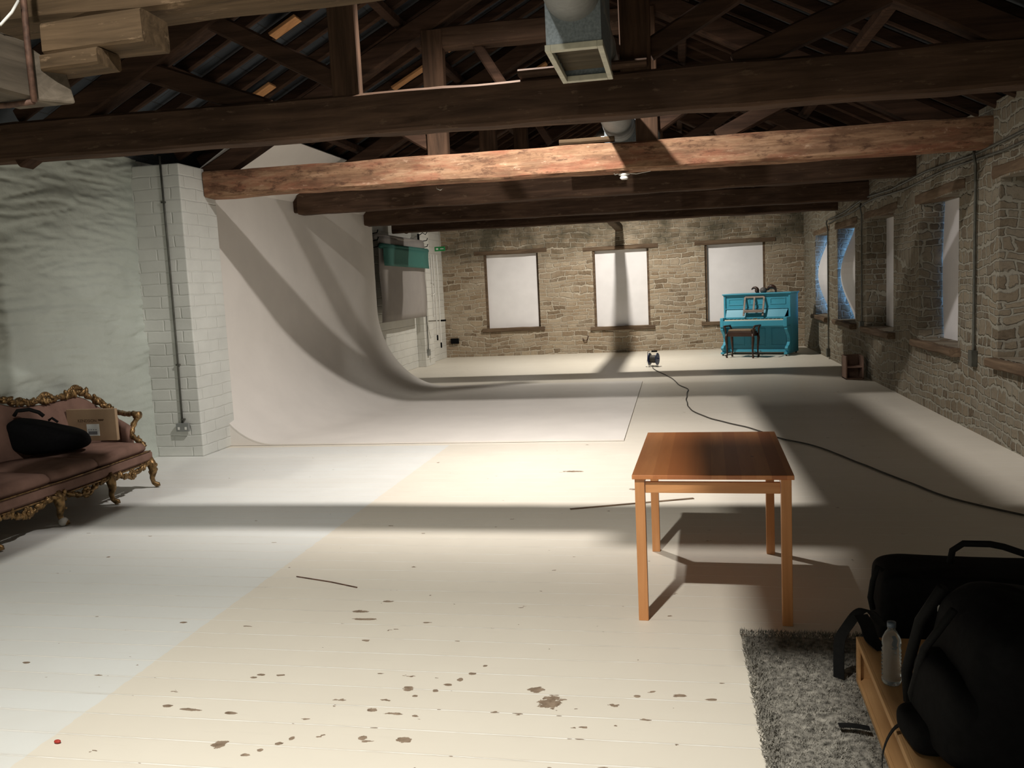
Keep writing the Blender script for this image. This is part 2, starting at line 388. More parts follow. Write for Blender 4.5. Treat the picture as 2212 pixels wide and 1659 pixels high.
# back wall with three window openings
WB = [(-4.55, -3.21, .68, 2.46), (-1.90, -.58, .62, 2.42), (.70, 2.06, .64, 2.42)]
g = G(); D = .45
g.box(XL, XR + .2, YB, YB + D, 0, .62)
xs = [XL] + [v for wd in WB for v in wd[:2]] + [XR + .2]
for i in range(0, 8, 2): g.box(xs[i], xs[i + 1], YB, YB + D, .62, 2.46)
for a, b, c, d in WB:
    if c > .62: g.box(a, b, YB, YB + D, .62, c)
    if d < 2.46: g.box(a, b, YB, YB + D, d, 2.46)
g.box(XL, XR + .2, YB, YB + D, 2.46, 3.2)
v = [(XL, YB, 3.2), (XR + .2, YB, 3.2), (-1.3, YB, 5.6)]; f1 = [g.bm.verts.new(p) for p in v]; f2 = [g.bm.verts.new((p[0], p[1] + D, p[2])) for p in v]
g.bm.faces.new(f1); g.bm.faces.new(f2[::-1])
for i in range(3): g.bm.faces.new((f1[i], f2[i], f2[(i + 1) % 3], f1[(i + 1) % 3]))
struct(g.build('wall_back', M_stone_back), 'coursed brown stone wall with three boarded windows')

# right wall with its row of deep windows
WR = [(7.0, 8.52), (9.66, 11.12), (12.36, 13.98), (14.87, 16.40), (17.38, 18.90)]
Z0, Z1 = .80, 2.42
g = G(); g.box(XR, XR + .6, YF - .4, YB + .45, 0, Z0)
ys = [YF - .4] + [v for wd in WR for v in wd] + [YB + .45]
for i in range(0, len(ys), 2): g.box(XR, XR + .6, ys[i], ys[i + 1], Z0, Z1)
g.box(XR, XR + .6, YF - .4, YB + .45, Z1, 3.12)
struct(g.build('wall_right', M_stone_right), 'rubble stone side wall with deep window recesses')

g = G(); g.box(XL - .4, XR + .6, YF - .4, YF, 0, 3.2)
v = [(XL - .4, YF, 3.2), (XR + .6, YF, 3.2), (-1.3, YF, 5.7)]; f1 = [g.bm.verts.new(p) for p in v]; f2 = [g.bm.verts.new((p[0], p[1] - .4, p[2])) for p in v]
g.bm.faces.new(f1); g.bm.faces.new(f2[::-1])
for i in range(3): g.bm.faces.new((f1[i], f2[i], f2[(i + 1) % 3], f1[(i + 1) % 3]))
struct(g.build('wall_front', M_paint_backleft))

# slates of the roof, ridge above x = -1.3
SL = .52; RX = -1.3
def roofz(x, c=3.66): return c + SL * ((x if x < RX else 2 * RX - x) + 4.67)
g = G()
for s in (-1, 1):
    xe = RX + s * 5.2
    a = [(RX, YF - .5, roofz(RX)), (xe, YF - .5, roofz(xe)), (xe, YB + .6, roofz(xe)), (RX, YB + .6, roofz(RX))]
    g.quad8(a + [(p[0], p[1], p[2] + .05) for p in a])
struct(g.build('ceiling', M_slate), 'dark slates seen from inside between the rafters')

# windows
def window(i, kids):
    e = sempty('window_%d' % i, kids['loc'])
    return e
for i, (a, b, c, d) in enumerate(WB):
    e = sempty('window_%d' % (i + 1), ((a + b) / 2, YB, c)); hw = (b - a) / 2; H = d - c
    G().box(-hw + .05, hw - .03, .115, .135, .0, H - .0).build('board', M_board, e)
    g = G(); g.box(-hw, -hw + .05, .04, .20, 0, H); g.box(hw - .05, hw, .10, .20, 0, H); g.build('frame', M_lintel, e)
    G().timber((-hw - .22, .07, H + .05), (hw + .22, .07, H + .05), .18, .10, 16, .008, i).build('lintel', M_lintel, e, smooth=False)
    G().timber((-hw - .10, .03, -.045), (hw + .10, .03, -.045), .18, .09, 16, .008, i + 5).build('sill', M_lintel, e)
for i, (a, b) in enumerate(WR):
    e = sempty('window_%d' % (i + 4), (XR, (a + b) / 2, Z0)); hw = (b - a) / 2; H = Z1 - Z0
    bow = [.0, .02, .0, .24, .24][i]; gap = [-.02, .010, -.02, .07, .10][i]
    g = G(); vs = []
    for q in range(17):
        t = q / 16; z = H * t; xx = .29 - bow * math.sin(PI * t) ** 1.3
        vs.append([(xx, -hw - .02, z), (xx - .012, -hw - .02, z), (xx - .012, hw - gap, z), (xx, hw - gap, z)])
    g.rings(vs); g.build('board', M_board, e, smooth=False)
    G().timber((.10, -hw - .18, H + .06), (.10, hw + .18, H + .06), .22, .12, 14, .010, i + 9).build('lintel', M_lintely, e)
    G().timber((.10, -hw - .10, -.045), (.10, hw + .06, -.045), .40, .085, 14, .012, i + 19).build('sill', M_lintely, e)

# ------------------------------------------------------------------ pier by the left wall
g = G(); g.box(-5.62, -5.03, 8.28, 8.98, 0, 3.1)
o = g.build('pier', M_paint_brick, bevel=.012); tag(o, 'white painted brick pier with a conduit between sofa and white cove', 'pillar')
t = thing('socket_conduit', 'thin dark conduit running down the white pier to a double socket', 'conduit', (-5.23, 8.265, .28))
G().tube([(.005, 0, 2.9), (.008, 0, 1.9), (.0, 0, .75), (-.012, 0, .09)], .011, 8).build('pipe', M_pipe, t, smooth=True)
for z in (2.45, .70, 1.6): pass
for z in (2.42, .71, .12): G().box(-.022, .022, -.012, .016, z, z + .018).build('clip', M_pipe, t)
G().box(-.075, .075, -.03, .0, 0, .09).build('socket', M_socket, t, bevel=.006)
for x in (-.052, .03): G().box(x, x + .022, -.034, -.03, .02, .05).build('switch', M_whiteplastic, t)

# ------------------------------------------------------------------ photographic cove
def cove():
    g = G(); xw, xr = -5.12, -.56; y0, y1 = 8.86, 14.2
    def prof(y):
        xw = lerp(-5.30, -5.10, min(1, (y - y0) / 4.5)); t = min(1, max(0, (y - y0) / 2.0)); A = lerp(.80, 1.22, t); B = lerp(.95, 1.42, t)
        p = [(xr, .004), (-3.0, .004), (xw + A, .004)]
        for k in range(1, 33):
            a = PI / 2 * k / 32; p.append((xw + A - A * math.sin(a), .004 + B * (1 - math.cos(a))))
        return p + [(xw, 2.0), (xw, 2.6), (xw, 2.98), (xw + .06, 3.05), (xw + .2, 3.14), (-4.45, 3.53)]
    rows = [y0, y0 + .3, y0 + .6, y0 + 1.0, y0 + 1.5, y0 + 2.0, 11.9, 13.0, y1]
    bmv = [[g.bm.verts.new((x, y, z)) for x, z in prof(y)] for y in rows]
    for i in range(len(rows) - 1):
        for j in range(len(bmv[0]) - 1): g.bm.faces.new((bmv[i][j], bmv[i][j + 1], bmv[i + 1][j + 1], bmv[i + 1][j]))
    o = g.build('infinity_cove', M_cove, smooth=True)
    m = o.modifiers.new('solid', 'SOLIDIFY'); m.thickness = .015; m.offset = -1
    m = o.modifiers.new('split', 'EDGE_SPLIT'); m.split_angle = math.radians(30)
    for y, nm in ((y0 + .002, 'front_cheek'), (y1 - .002, 'rear_cheek')):
        g = G(); p = [q for q in prof(y) if q[0] < -4.2 and q[1] < 2.7]; xe = p[-1][0] - .01; p = p + [(xe, p[-1][1]), (xe, .004)]
        f = [g.bm.verts.new((x, y, z)) for x, z in p]; bk = [g.bm.verts.new((x, y + (.02 if nm[0] == 'f' else -.02), z)) for x, z in p]
        g.bm.faces.new(f); g.bm.faces.new(bk[::-1])
        for i in range(len(f)): g.bm.faces.new((f[i], f[(i + 1) % len(f)], bk[(i + 1) % len(f)], bk[i]))
        g.build(nm, M_cove, o)
    return o
tag(cove(), 'smooth white curved photo cove sweeping from floor up the left wall', 'photo backdrop')

# ------------------------------------------------------------------ roof trusses
TR = [  # back face y, z left, z right, material of the tie, label
    (3.72, 2.92, 2.90, M_brown, 'roof truss nearest the camera, its weathered tie beam cut by the top left edge'),
    (6.43, 2.87, 2.785, M_dark, 'dark roof truss whose tie beam crosses in front of the duct'),
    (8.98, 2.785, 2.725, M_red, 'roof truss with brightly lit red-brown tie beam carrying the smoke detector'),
    (11.53, 2.80, 2.77, M_dark, 'dark truss next behind the lit red-brown tie beam'),
    (14.10, 2.80, 2.715, M_dark, 'dark truss whose tie beam ends above the back edge of the cove'),
    (16.60, 2.83, 2.76, M_dark, 'dark low truss furthest back, above the hanging teal backdrop roll')
    ]
for i, (yb, zl, zr, mt, lab) in enumerate(TR):
    th = [.24, .21, .26, .26, .26, .26][i]; yc = yb - th / 2; ht = [.33, .30, .28, .28, .28, .28][i]
    t = thing('roof_truss', lab, 'roof truss', (RX, yc, 2.79), 0, 'trusses carrying the roof')
    xl = [-5.7, -5.7, -5.02, -5.1, -5.1, -5.45, -5.62][i] - RX; xr = XR + .06 - RX
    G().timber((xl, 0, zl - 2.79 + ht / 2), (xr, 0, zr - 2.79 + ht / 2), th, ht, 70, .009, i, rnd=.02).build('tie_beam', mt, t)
    zt = (zl + zr) / 2 - 2.79 + ht - .01
    for s in (-1, 1):
        G().timber((1.07 * s, -.05, zt - .01), (1.07 * s, -.05, 1.50), .215, [.2, .085, .12, .16, .16, .16][i], 10, .004, i + s, up=(0, 1, 0), rnd=.008).build('queen_post', M_darkz, t)
        # joggle where the post meets the tie
        pr = [(.0, 0), (.20, 0), (.10, .10), (0.0, .10)]
        # principal rafter, straight from the eaves to the ridge
        a = Vector((-3.95 * -s, 0, roofz(RX - 3.95, 3.13) - 2.79 + .07)); b = Vector((0.03 * s, 0, roofz(RX, 3.13) - 2.79 + .08))
        G().timber(a, b, .17, .20, 20, .006, i + 3 * s).build('principal_rafter', M_raft, t)
        def rz(x): return roofz(RX + x, 3.13) - 2.79
        G().timber((1.16 * s, 0, zt + .14), (2.15 * s, 0, rz(2.15) + .03), .12, .14, 8, .005, i).build('strut', M_raft, t)
        if not (i == 2 and s < 0): G().timber((1.75 * s, 0, zt - .01), (2.75 * s, 0, rz(2.75) + .03), .14, .15, 8, .005, i + 2).build('strut', M_raft, t)
    if i in (2, 3, 5):
        G().timber((-1.0, 0, 1.42), (1.0, 0, 1.42), .18, .21, 10, .006, i + 40).build('straining_beam', M_dark, t)
        G().timber((-.62, .02, 1.33), (-.25, .02, .72), .10, .10, 4, .004, i).build('brace', M_raft, t)
# purlins run along the roof under the common rafters
for n, (x, lab) in enumerate([(-4.25, 'lower purlin along the left roof slope above the sofa side'), (-2.75, 'upper purlin on the left slope beside the queen posts'),
                              (.16, 'upper purlin on the right slope beyond the duct'), (1.66, 'lower purlin on the right slope above the window wall')]):
    z = roofz(x, 3.13) + .30
    o = G().timber((x, 1.0, z), (x, 20.6, z), .10, .10, 60, .006, n + 60).build('purlin', M_grey if 0 else M_raft)
    tag(o, lab, 'roof timber', 'purlins')
# common rafters
rl = G().timber((-3.98, 0, roofz(RX - 3.98, 3.56)), (-.05, 0, roofz(RX - .05, 3.56)), .06, .12, 10, .004, 3).build('common_rafter', M_raft, loc=(RX, 5.0, 0))
tag(rl, 'brown common rafter among the evenly spaced row on the left roof slope', 'rafter', 'common rafters of the left slope')
rr = G().timber((4.32, 0, roofz(RX - 4.32, 3.56)), (.05, 0, roofz(RX - .05, 3.56)), .06, .12, 10, .004, 5).build('common_rafter', M_raft, loc=(RX, 5.0, 0))
tag(rr, 'dim common rafter among the evenly spaced row on the right roof slope', 'rafter', 'common rafters of the right slope')
ORD = ['first', 'second', 'third', 'fourth', 'fifth', 'sixth', 'seventh', 'eighth']
BAY = [(5.0, 'in front of the dark tie beam with the grille'), (6.43, 'between the dark tie beam and the lit red-brown one'), (8.98, 'just behind the lit red-brown tie beam'),
       (11.53, 'in the second bay behind the lit red-brown beam'), (14.10, 'in the third bay behind the lit red-brown beam'), (16.60, 'between the last truss and the back stone wall')]
cnt = {}
for k in range(0, 34):
    y = 5.0 + .46 * k; bi = max(i for i in range(6) if y >= BAY[i][0]); cnt[bi] = cnt.get(bi, 0) + 1
    for o, sd in ((rl, 'left'), (rr, 'right')):
        c = o if k == 0 else o.copy()
        if k: COL.objects.link(c); c.location.y = y
        c['label'] = ORD[cnt[bi] - 1] + ' rafter of the ' + sd + ' slope ' + BAY[bi][1]
# pale pine pieces nailed between rafters
def slope_board(x, y, L, wd, lab):
    z = roofz(x, 3.50); d = Vector((1, 0, SL if x < RX else -SL)).normalized()
    o = G().bar(Vector((0, 0, 0)) - d * L / 2, d * L / 2, wd, .03).build('pine_offcut', M_pine, bevel=.003, loc=(x, y, z))
    tag(o, lab, 'board', 'pine boards between the rafters')
slope_board(-4.19, 8.49, .40, .15, 'orange pine board between left rafters just above the dark tie beam')
slope_board(-3.46, 7.67, .30, .14, 'orange pine board high between left rafters below the nearest beam')
slope_board(-3.13, 10.52, .55, .14, 'long orange pine board between left rafters left of the lit queen post')
slope_board(-2.53, 10.49, .26, .10, 'small orange pine board touching the straining beam, right of queen post')
slope_board(-1.96, 13.24, .34, .15, 'small dim pine board just left of the grey duct box')

# plank lying on the dark tie beam and pieces on the lit one
tag(G().timber((-1.05, 6.24, 3.155), (-.15, 6.24, 3.15), .20, .045, 10, .003, 4).build('plank', M_dark), 'dark plank lying on top of the dark tie beam under the duct grille', 'plank')
tag(G().timber((-1.10, 8.76, 3.07), (-.55, 8.76, 3.07), .10, .05, 6, .003, 6).build('plank', M_brown), 'short pale plank lying on the lit red-brown tie beam left of the duct', 'plank')
tag(G().timber((-1.25, 16.62, 2.95), (-1.25, 20.5, 2.93), .17, .15, 20, .006, 8).build('ceiling_joist', M_brown), 'single joist running to the back wall above the middle window', 'roof timber')

# trimmer timber, block and stirrup at the nearest beam (top left)
t = thing('hanging_trimmer', 'thick grey timber end held by an iron stirrup at top left', 'roof timber', (-2.72, 3.3, 2.52))
G().timber((-.02, -2.3, .12), (-.02, -.02, .12), .24, .235, 20, .006, 31, rnd=.012).build('timber', M_grey, t)
g = G(); P = [(.10, .0), (.22, .06), (.24, .0), (.23, -.02)]
g.quad8([(-.10, -.02, .01), (.10, -.02, .005), (.20, .10, .005), (-.10, .12, .01), (-.10, -.02, .235), (.10, -.02, .225), (.17, .10, .14), (-.10, .12, .2)])
g.build('nose', M_grey, t, bevel=.01)
g = G()
for (x, r) in ((-.06, .011), (.115, .013)): g.tube([(x, -.05, .62), (x + .003, -.055, .4), (x + .004, -.06, .2), (x + .002, -.055, -.01)], r, 8)
g.tube([(.115, -.055, -.008), (.0, -.055, -.012), (-.15, -.055, -.008)], .012, 8)
g.build('stirrup', M_iron, t, smooth=True)
o = G().timber((-2.60, 3.42, 2.79), (-2.13, 3.42, 2.80), .20, .13, 6, .006, 33, rnd=.01).build('wood_block', M_brown); tag(o, 'squared orange-brown timber block under the nearest beam at top left', 'wood block')
o = G().timber((-2.60, 3.38, 2.685), (-2.33, 3.38, 2.69), .16, .07, 4, .005, 34, rnd=.01).build('wood_wedge', M_brown); tag(o, 'small pale wedge under the squared timber block at top left', 'wood block')
pts = [(-2.86, 2.98, 2.86), (-2.76, 3.0, 2.80), (-2.66, 3.04, 2.765), (-2.60, 3.1, 2.78), (-2.585, 3.15, 2.84), (-2.59, 3.2, 2.9)]
o = G().tube(pts, .006, 6).build('white_cable', M_whiteplastic, smooth=True); tag(o, 'white cable looped over the grey hanging timber at top left', 'cable')

# ------------------------------------------------------------------ duct
t = thing('air_duct', 'round grey ventilation duct running along the roof above the beams', 'duct', (-.525, 8.0, 3.28))
rp = []
y = -10.3
pr = []
while y < 1.2:
    pr += [(.160, y), (.160, y + .9), (.166, y + .91), (.166, y + .94), (.160, y + .95)]; y += .95
MY = Matrix.Rotation(-PI / 2, 4, 'X')
o = G().lathe(pr, seg=40, M=MY).build('pipe', M_duct, t, smooth=True); m = o.modifiers.new('split', 'EDGE_SPLIT'); m.split_angle = math.radians(25)
t = thing('duct_outlet', 'grey duct box with cream framed square grille facing the floor', 'duct', (-.525, 5.0, 2.985))
g = G(); g.box(-.157, -.145, 0, .80, .02, .80); g.box(.145, .157, 0, .80, .02, .80); g.box(-.145, .145, 0, .012, .02, .80); g.box(-.145, .145, .788, .80, .02, .80); g.box(-.145, .145, .012, .788, .12, .14)
g.build('box', M_ductbox, t)
g = G(); g.box(-.165, -.132, -.01, .81, -.015, .02); g.box(.132, .165, -.01, .81, -.015, .02); g.box(-.132, .132, -.01, .04, -.015, .02); g.box(-.132, .132, .76, .81, -.015, .02)
g.build('grille_frame', M_cream, t, bevel=.003)
g = G()
for k in range(7): g.bar((-.144, .10 + .10 * k, .075), (.144, .10 + .10 * k, .075), .10, .010, up=(0, .45, 1))
g.build('louvre', M_louver, t)
t = thing('duct_outlet', 'added duct box out of view above the viewer, shading the table side', 'duct', (-.525, 1.8, 2.985))  # unseen box added to widen the duct's shadow over table and floor
G().box(-.16, .16, 0, 1.0, .02, .55).build('box', M_ductbox, t, bevel=.004)
g = G(); g.box(-.165, -.12, -.01, 1.01, -.015, .02); g.box(.12, .165, -.01, 1.01, -.015, .02); g.box(-.12, .12, -.01, .06, -.015, .02); g.box(-.12, .12, .94, 1.01, -.015, .02)
g.build('grille_frame', M_cream, t, bevel=.003)
t = thing('duct_outlet', 'second grey duct box showing behind the lit red-brown beam', 'duct', (-.44, 9.3, 3.06))
G().box(-.25, .32, 0, .8, 0, .5).build('box', M_ductbox, t, bevel=.004)
g = G(); g.box(-.26, .33, -.01, .0, -.02, .03); g.build('grille_frame', M_cream, t)
o = G().box(-1.28, -.70, 10.4, 11.1, 3.16, 3.24).build('insulation_board', plain('pale_board', (.40, .42, .45), .6), bevel=.004); tag(o, 'pale board lying across the beams behind the lit beam', 'board')

# ------------------------------------------------------------------ lamps
M_shade = plain('lamp_housing', (.30, .30, .29), .4, .6)
M_lampglass = N('lamp_glass', .3); M_lampglass.b.inputs['Emission Color'].default_value = (1, .93, .82, 1); M_lampglass.b.inputs['Emission Strength'].default_value = 4; M_lampglass = M_lampglass.m
for i, (x, y, z, pw, c) in enumerate(LAMPS):
    t = thing('pendant_lamp', ['round metal pendant lamp hung at the ridge above the viewer', 'round metal pendant lamp hung at the ridge behind the dark tie beam', 'round metal pendant lamp hung at the ridge near the back wall'][i], 'lamp', (x, y, z), 0, 'lamps along the ridge')
    G().lathe([(.02, .20), (.06, .19), (.08, .12), (.155, .05), (.17, .03), (.17, -.048), (.163, -.048), (.163, .03), (.07, .10), (.02, .105)], seg=24).build('shade', M_shade, t, smooth=True)
    G().tube([(0, 0, .19), (0, 0, .62)], .012, 6).build('stem', M_pipe, t)
    if i == 1: G().box(-.40, .40, -.135, -.128, -.345, .06).build('added_flap', M_shade, t)  # unseen plate added to cut this lamp's light short of the table
    L = bpy.data.lights.new('lamp_light', 'AREA'); L.spread = math.radians((160, 132, 160)[i]); L.shape = 'DISK'; L.size = .13; L.energy = pw; L.color = c
    lo = bpy.data.objects.new('lamp_light', L); COL.objects.link(lo); lo.parent = t; lo.location = (0, 0, .0)
    lo.rotation_euler = (math.radians((0, 27, 22)[i]), 0, 0)      # the two further floods are tipped towards the far end
for n, (x, z) in enumerate([]): pass

# ------------------------------------------------------------------ smoke detector, hook
t = thing('smoke_detector', 'round white smoke detector under the lit red-brown beam', 'smoke detector', (-.47, 8.83, 2.735))
G().lathe([(.0, 0), (.055, 0), (.055, -.015), (.038, -.022), (.038, -.04), (.045, -.042), (.03, -.06), (.0, -.062)], seg=20).build('body', M_whiteplastic, t, smooth=True)
G().tube([(.055, 0, -.004), (.12, .01, -.012), (.2, .03, .0), (.26, .06, .012)], .004, 6).build('wire', M_whiteplastic, t)
G().tube([(-.06, 0, .0), (-.09, 0, -.006), (-.1, 0, .008)], .006, 6).build('bracket', M_whiteplastic, t)
o = G().tube([(-2.43, 8.84, 2.745), (-2.42, 8.84, 2.715), (-2.385, 8.84, 2.70), (-2.36, 8.84, 2.72)], .006, 6).build('ceiling_hook', M_steel, smooth=True); tag(o, 'small metal hook under the lit red-brown beam left of centre', 'hook')

# ------------------------------------------------------------------ conduits on the right wall
t = thing('wall_conduits', 'pair of dark conduits running high along the stone side wall', 'conduit', (XR - .02, 9.0, 2.7))
def sag(z, k): return [(-.0, yy - 9.0, z - 2.7 + .02 * math.sin(yy * 1.9 + k) - max(0, yy - 14) * .035) for yy in [2 + .8 * q for q in range(20)]]
G().tube(sag(2.735, 0), .015, 8).build('pipe', M_pipe, t, smooth=True)
G().tube(sag(2.665, 1.3), .013, 8).build('pipe', M_pipe, t, smooth=True)
def drop(y, z1, z0, lab, r=.014):
    t = thing('drop_conduit', lab, 'conduit', (XR - .025, y, z0), 0, 'vertical conduits on the side wall')
    G().tube([(-.01, 0, z1 - z0 + .05), (-.03, -.03, z1 - z0), (-.0, 0, z1 - z0 - .12), (0, 0, .12), (0, 0, .02)], r, 8).build('pipe', M_pipe, t, smooth=True)
    G().box(-.035, .025, -.05, .05, -.06, .10).build('junction_box', M_pipe, t, bevel=.006)
drop(9.10, 2.72, .72, 'vertical conduit between the two nearest windows of the side wall')
drop(14.25, 2.64, .76, 'thin vertical conduit ending at sill height in mid side wall', .012)
drop(17.25, 2.58, .10, 'vertical conduit reaching the floor near the piano', .014)
# pinkish wood block standing at the side wall
t = thing('wooden_crate', 'small reddish wooden crate standing on the floor against the side wall', 'crate', (2.62, 13.9, 0))
M_crate = plain('reddish_ply', (.26, .16, .12), .7)
g = G(); g.box(-.07, -.05, -.12, .22, 0, .36); g.box(.17, .19, -.12, .22, 0, .36); g.box(-.07, .19, .20, .22, 0, .36); g.box(-.07, .19, -.12, .22, 0, .02); g.build('carcass', M_crate, t, bevel=.003)
G().box(-.05, .17, -.10, .20, .18, .20).build('shelf', M_crate, t)

# ------------------------------------------------------------------ backdrop rolls on the left back wall
M_teal = plain('teal_paper', (.035, .155, .130), .7, 0, .05); M_gpaper = plain('grey_paper', (.33, .30, .28), .75, 0, .04, 4.0)
MYr = Matrix.Rotation(-PI / 2, 4, 'X')
t = thing('grey_backdrop_roll', 'wide grey paper backdrop hanging from its roll behind the teal one', 'photo backdrop', (-5.33, 14.98, 2.70))
G().lathe([(.055, 0), (.055, 2.95)], seg=18, M=MYr).build('roll', M_gpaper, t, smooth=True)
g = G(); rs = []
for q in range(13):
    z = -1.58 * q / 12; xx = .055 + .01 * math.sin(q * .9); r = []
    for m in range(9): r.append((xx + .010 * math.sin(m * 1.1 + q * .2), 2.95 * m / 8, z))
    rs.append(r)
vs = [[g.bm.verts.new(p) for p in r] for r in rs]
for i in range(12):
    for j in range(8): g.bm.faces.new((vs[i][j], vs[i][j + 1], vs[i + 1][j + 1], vs[i + 1][j]))
o = g.build('hanging_paper', M_gpaper, t, smooth=True); m = o.modifiers.new('s', 'SOLIDIFY'); m.thickness = .003
TEAL = t = thing('teal_backdrop_roll', 'rolled teal paper backdrop with a short length hanging down', 'photo backdrop', (-5.22, 14.98, 2.52))
G().lathe([(.0, -.06), (.04, -.06), (.04, 0), (.05, 0), (.05, 2.95), (.03, 2.95), (.03, 3.0)], seg=18, M=MYr).build('roll', M_teal, t, smooth=True)
g = G(); rs = []
for q in range(7):
    z = -.36 * q / 6; xx = .048 - .010 * math.sin(q * .5); rs.append([(xx, .02 + 2.9 * m / 6, z - .02 * m / 6) for m in range(7)])
vs = [[g.bm.verts.new(p) for p in r] for r in rs]
for i in range(6):
    for j in range(6): g.bm.faces.new((vs[i][j], vs[i][j + 1], vs[i + 1][j + 1], vs[i + 1][j]))
o = g.build('hanging_paper', M_teal, t, smooth=True); m = o.modifiers.new('s', 'SOLIDIFY'); m.thickness = .003
for (y, lab) in ((14.86, 'black roll bracket on the pier beside the cove'), (18.02, 'black roll bracket on the far pier beside the exit sign')):
    t = thing('roll_bracket', lab, 'bracket', (-5.43, y, 2.45), 0, 'brackets holding the backdrop rolls')
    G().box(-.0, .03, -.03, .03, 0, .45).build('plate', M_black, t)
    g = G()
    for z in (.05, .17, .30): g.tube([(.02, 0, z), (.12, 0, z - .01), (.20, 0, z), (.22, 0, z + .05)], .010, 6)
    g.build('arm', M_black, t)
    G().tube([(.02, .03, .42), (.10, .05, .47), (.16, .06, .43), (.2, .06, .48)], .010, 6).build('hook', M_black, t)
M_redp = plain('red_plate', (.36, .02, .03), .5)
for k, (x, y, z1, z0, lab) in enumerate([(-5.16, 18.00, 2.44, 1.0, 'white pull chain hanging closest to the grey paper'), (-5.14, 18.12, 2.44, .58, 'white pull chain with black weight, middle of the chains'),
                                         (-5.12, 18.32, 2.44, .40, 'longest white pull chain with black weight near the corner')]):
    t = bpy.data.objects.new('pull_chain', None); COL.objects.link(t); t.parent = TEAL; t.location = (x + 5.22, y - 14.98, z0 - 2.52)
    G().tube([(0, 0, z1 - z0), (.004, 0, (z1 - z0) / 2), (0, 0, .1)], .012, 6).build('chain', M_whiteplastic, t)
    if k: G().lathe([(.016, 0), (.018, .02), (.018, .10), (.012, .12)], seg=10).build('weight', M_black, t)
o = G().box(-5.395, -5.375, 17.86, 18.0, 1.40, 1.52).build('fire_sign', M_redp); o.location = (0, .25, 0); tag(o, 'small red fire sign on the white pier', 'sign')
t = thing('light_stand_bar', 'short black and steel bar sticking out of the white pier', 'bar', (-5.38, 18.3, 1.0))
G().tube([(0, 0, 0), (.10, .02, 0), (.34, .08, 0)], .014, 8).build('bar', M_steel, t)
G().tube([(.26, .06, 0), (.38, .09, 0)], .02, 8).build('grip', M_black, t)
t = thing('exit_sign', 'small green emergency exit sign hanging on a chain in the corner', 'sign', (-5.15, 18.75, 2.54))
mg = N('exit_green', .4).col((.02, .20, .06)); mg.b.inputs['Emission Color'].default_value = (.02, .5, .1, 1); mg.b.inputs['Emission Strength'].default_value = .03
G().box(-.12, .12, -.012, .012, 0, .10).build('panel', mg.m, t, bevel=.004)
g = G(); g.box(-.085, -.035, -.0135, -.0120, .03, .07); g.box(.01, .09, -.0135, -.0120, .042, .058); g.build('pictogram', M_whiteplastic, t)
G().tube([(0, 0, .10), (0, 0, .95)], .004, 5).build('chain', M_steel, t)
t = thing('pier_conduit', 'thin grey conduit with junction box low on the far white pier', 'conduit', (-5.40, 18.25, .30))
G().tube([(0, 0, .95), (.0, .0, .05)], .011, 6).build('pipe', M_pipe, t); G().box(-.02, .03, -.06, .06, -.06, .08).build('box', M_socket, t, bevel=.004)
t = thing('wall_hook', 'small bent metal hooks on the white wall by the corner', 'hook', (-5.58, 19.3, 1.55))
G().tube([(0, 0, .3), (.07, 0, .28), (.08, .02, .24)], .008, 6).build('hook', M_steel, t); G().tube([(0, 0, 0), (.07, .0, .0), (.08, .03, .05), (.02, .05, .06)], .008, 6).build('hook', M_steel, t)
o = G().box(-5.47, -5.27, 20.44, 20.5, .34, .47).build('socket_box', M_black, bevel=.004); tag(o, 'dark double socket low on the stone wall in the left corner', 'socket')
tag(G().tube([(-2.20, 20.48, .36), (-2.16, 20.46, .30), (-2.10, 20.46, .31), (-2.06, 20.46, .42)], .012, 6).build('wall_cramp', M_iron), 'bent iron cramp low on the stone wall under the middle window', 'bracket')

# ------------------------------------------------------------------ piano
M_blue = plain('turquoise_paint', (.055, .33, .47), .42, 0, .06, 3.0)
M_key = plain('ivory_key', (.80, .76, .62), .3, 0, .02)
M_deskm = wood('grey_brown_frame', (.15, .12, .10), (.30, .24, .20), 'x', .6)
M_dwood = wood('dark_mahogany', (.018, .009, .006), (.06, .028, .018), 'x', .4)
RP = -math.radians(22)
P0 = thing('upright_piano', 'bright turquoise painted upright piano standing by the back wall', 'piano', (1.585, 18.37, 0), RP)
W2 = .70
g = G(); g.box(-W2, -W2 + .04, .22, .82, .06, 1.27); g.box(W2 - .04, W2, .22, .82, .06, 1.27); g.box(-W2 + .04, W2 - .04, .78, .82, .06, 1.27); g.box(-W2 + .04, W2 - .04, .25, .82, .06, .12)
g.build('case', M_blue, P0, bevel=.004)
g = G(); g.box(-W2 - .025, W2 + .025, .19, .84, 1.27, 1.295); g.box(-W2 - .01, W2 + .01, .21, .83, 1.25, 1.27); g.build('lid', M_blue, P0, bevel=.006)
def panel(x0, x1, z0, z1, y, name):
    g = G(); g.box(x0, x1, y, y + .02, z0, z1)
    n = 3; w = (x1 - x0) / n
    for k in range(n):
        a = x0 + w * k + .06; b = x0 + w * (k + 1) - .06; c = z0 + .07; d = z1 - .06; e = .018
        g.box(a, b, y - .008, y, c, c + e); g.box(a, b, y - .008, y, d - e, d); g.box(a, a + e, y - .008, y, c + e, d - e); g.box(b - e, b, y - .008, y, c + e, d - e)
    return g.build(name, M_blue, P0, bevel=.002)
panel(-W2 + .04, W2 - .04, .985, 1.25, .245, 'upper_panel')
G().box(-W2 + .04, W2 - .04, .225, .26, .965, .985).build('moulding', M_blue, P0, bevel=.003)
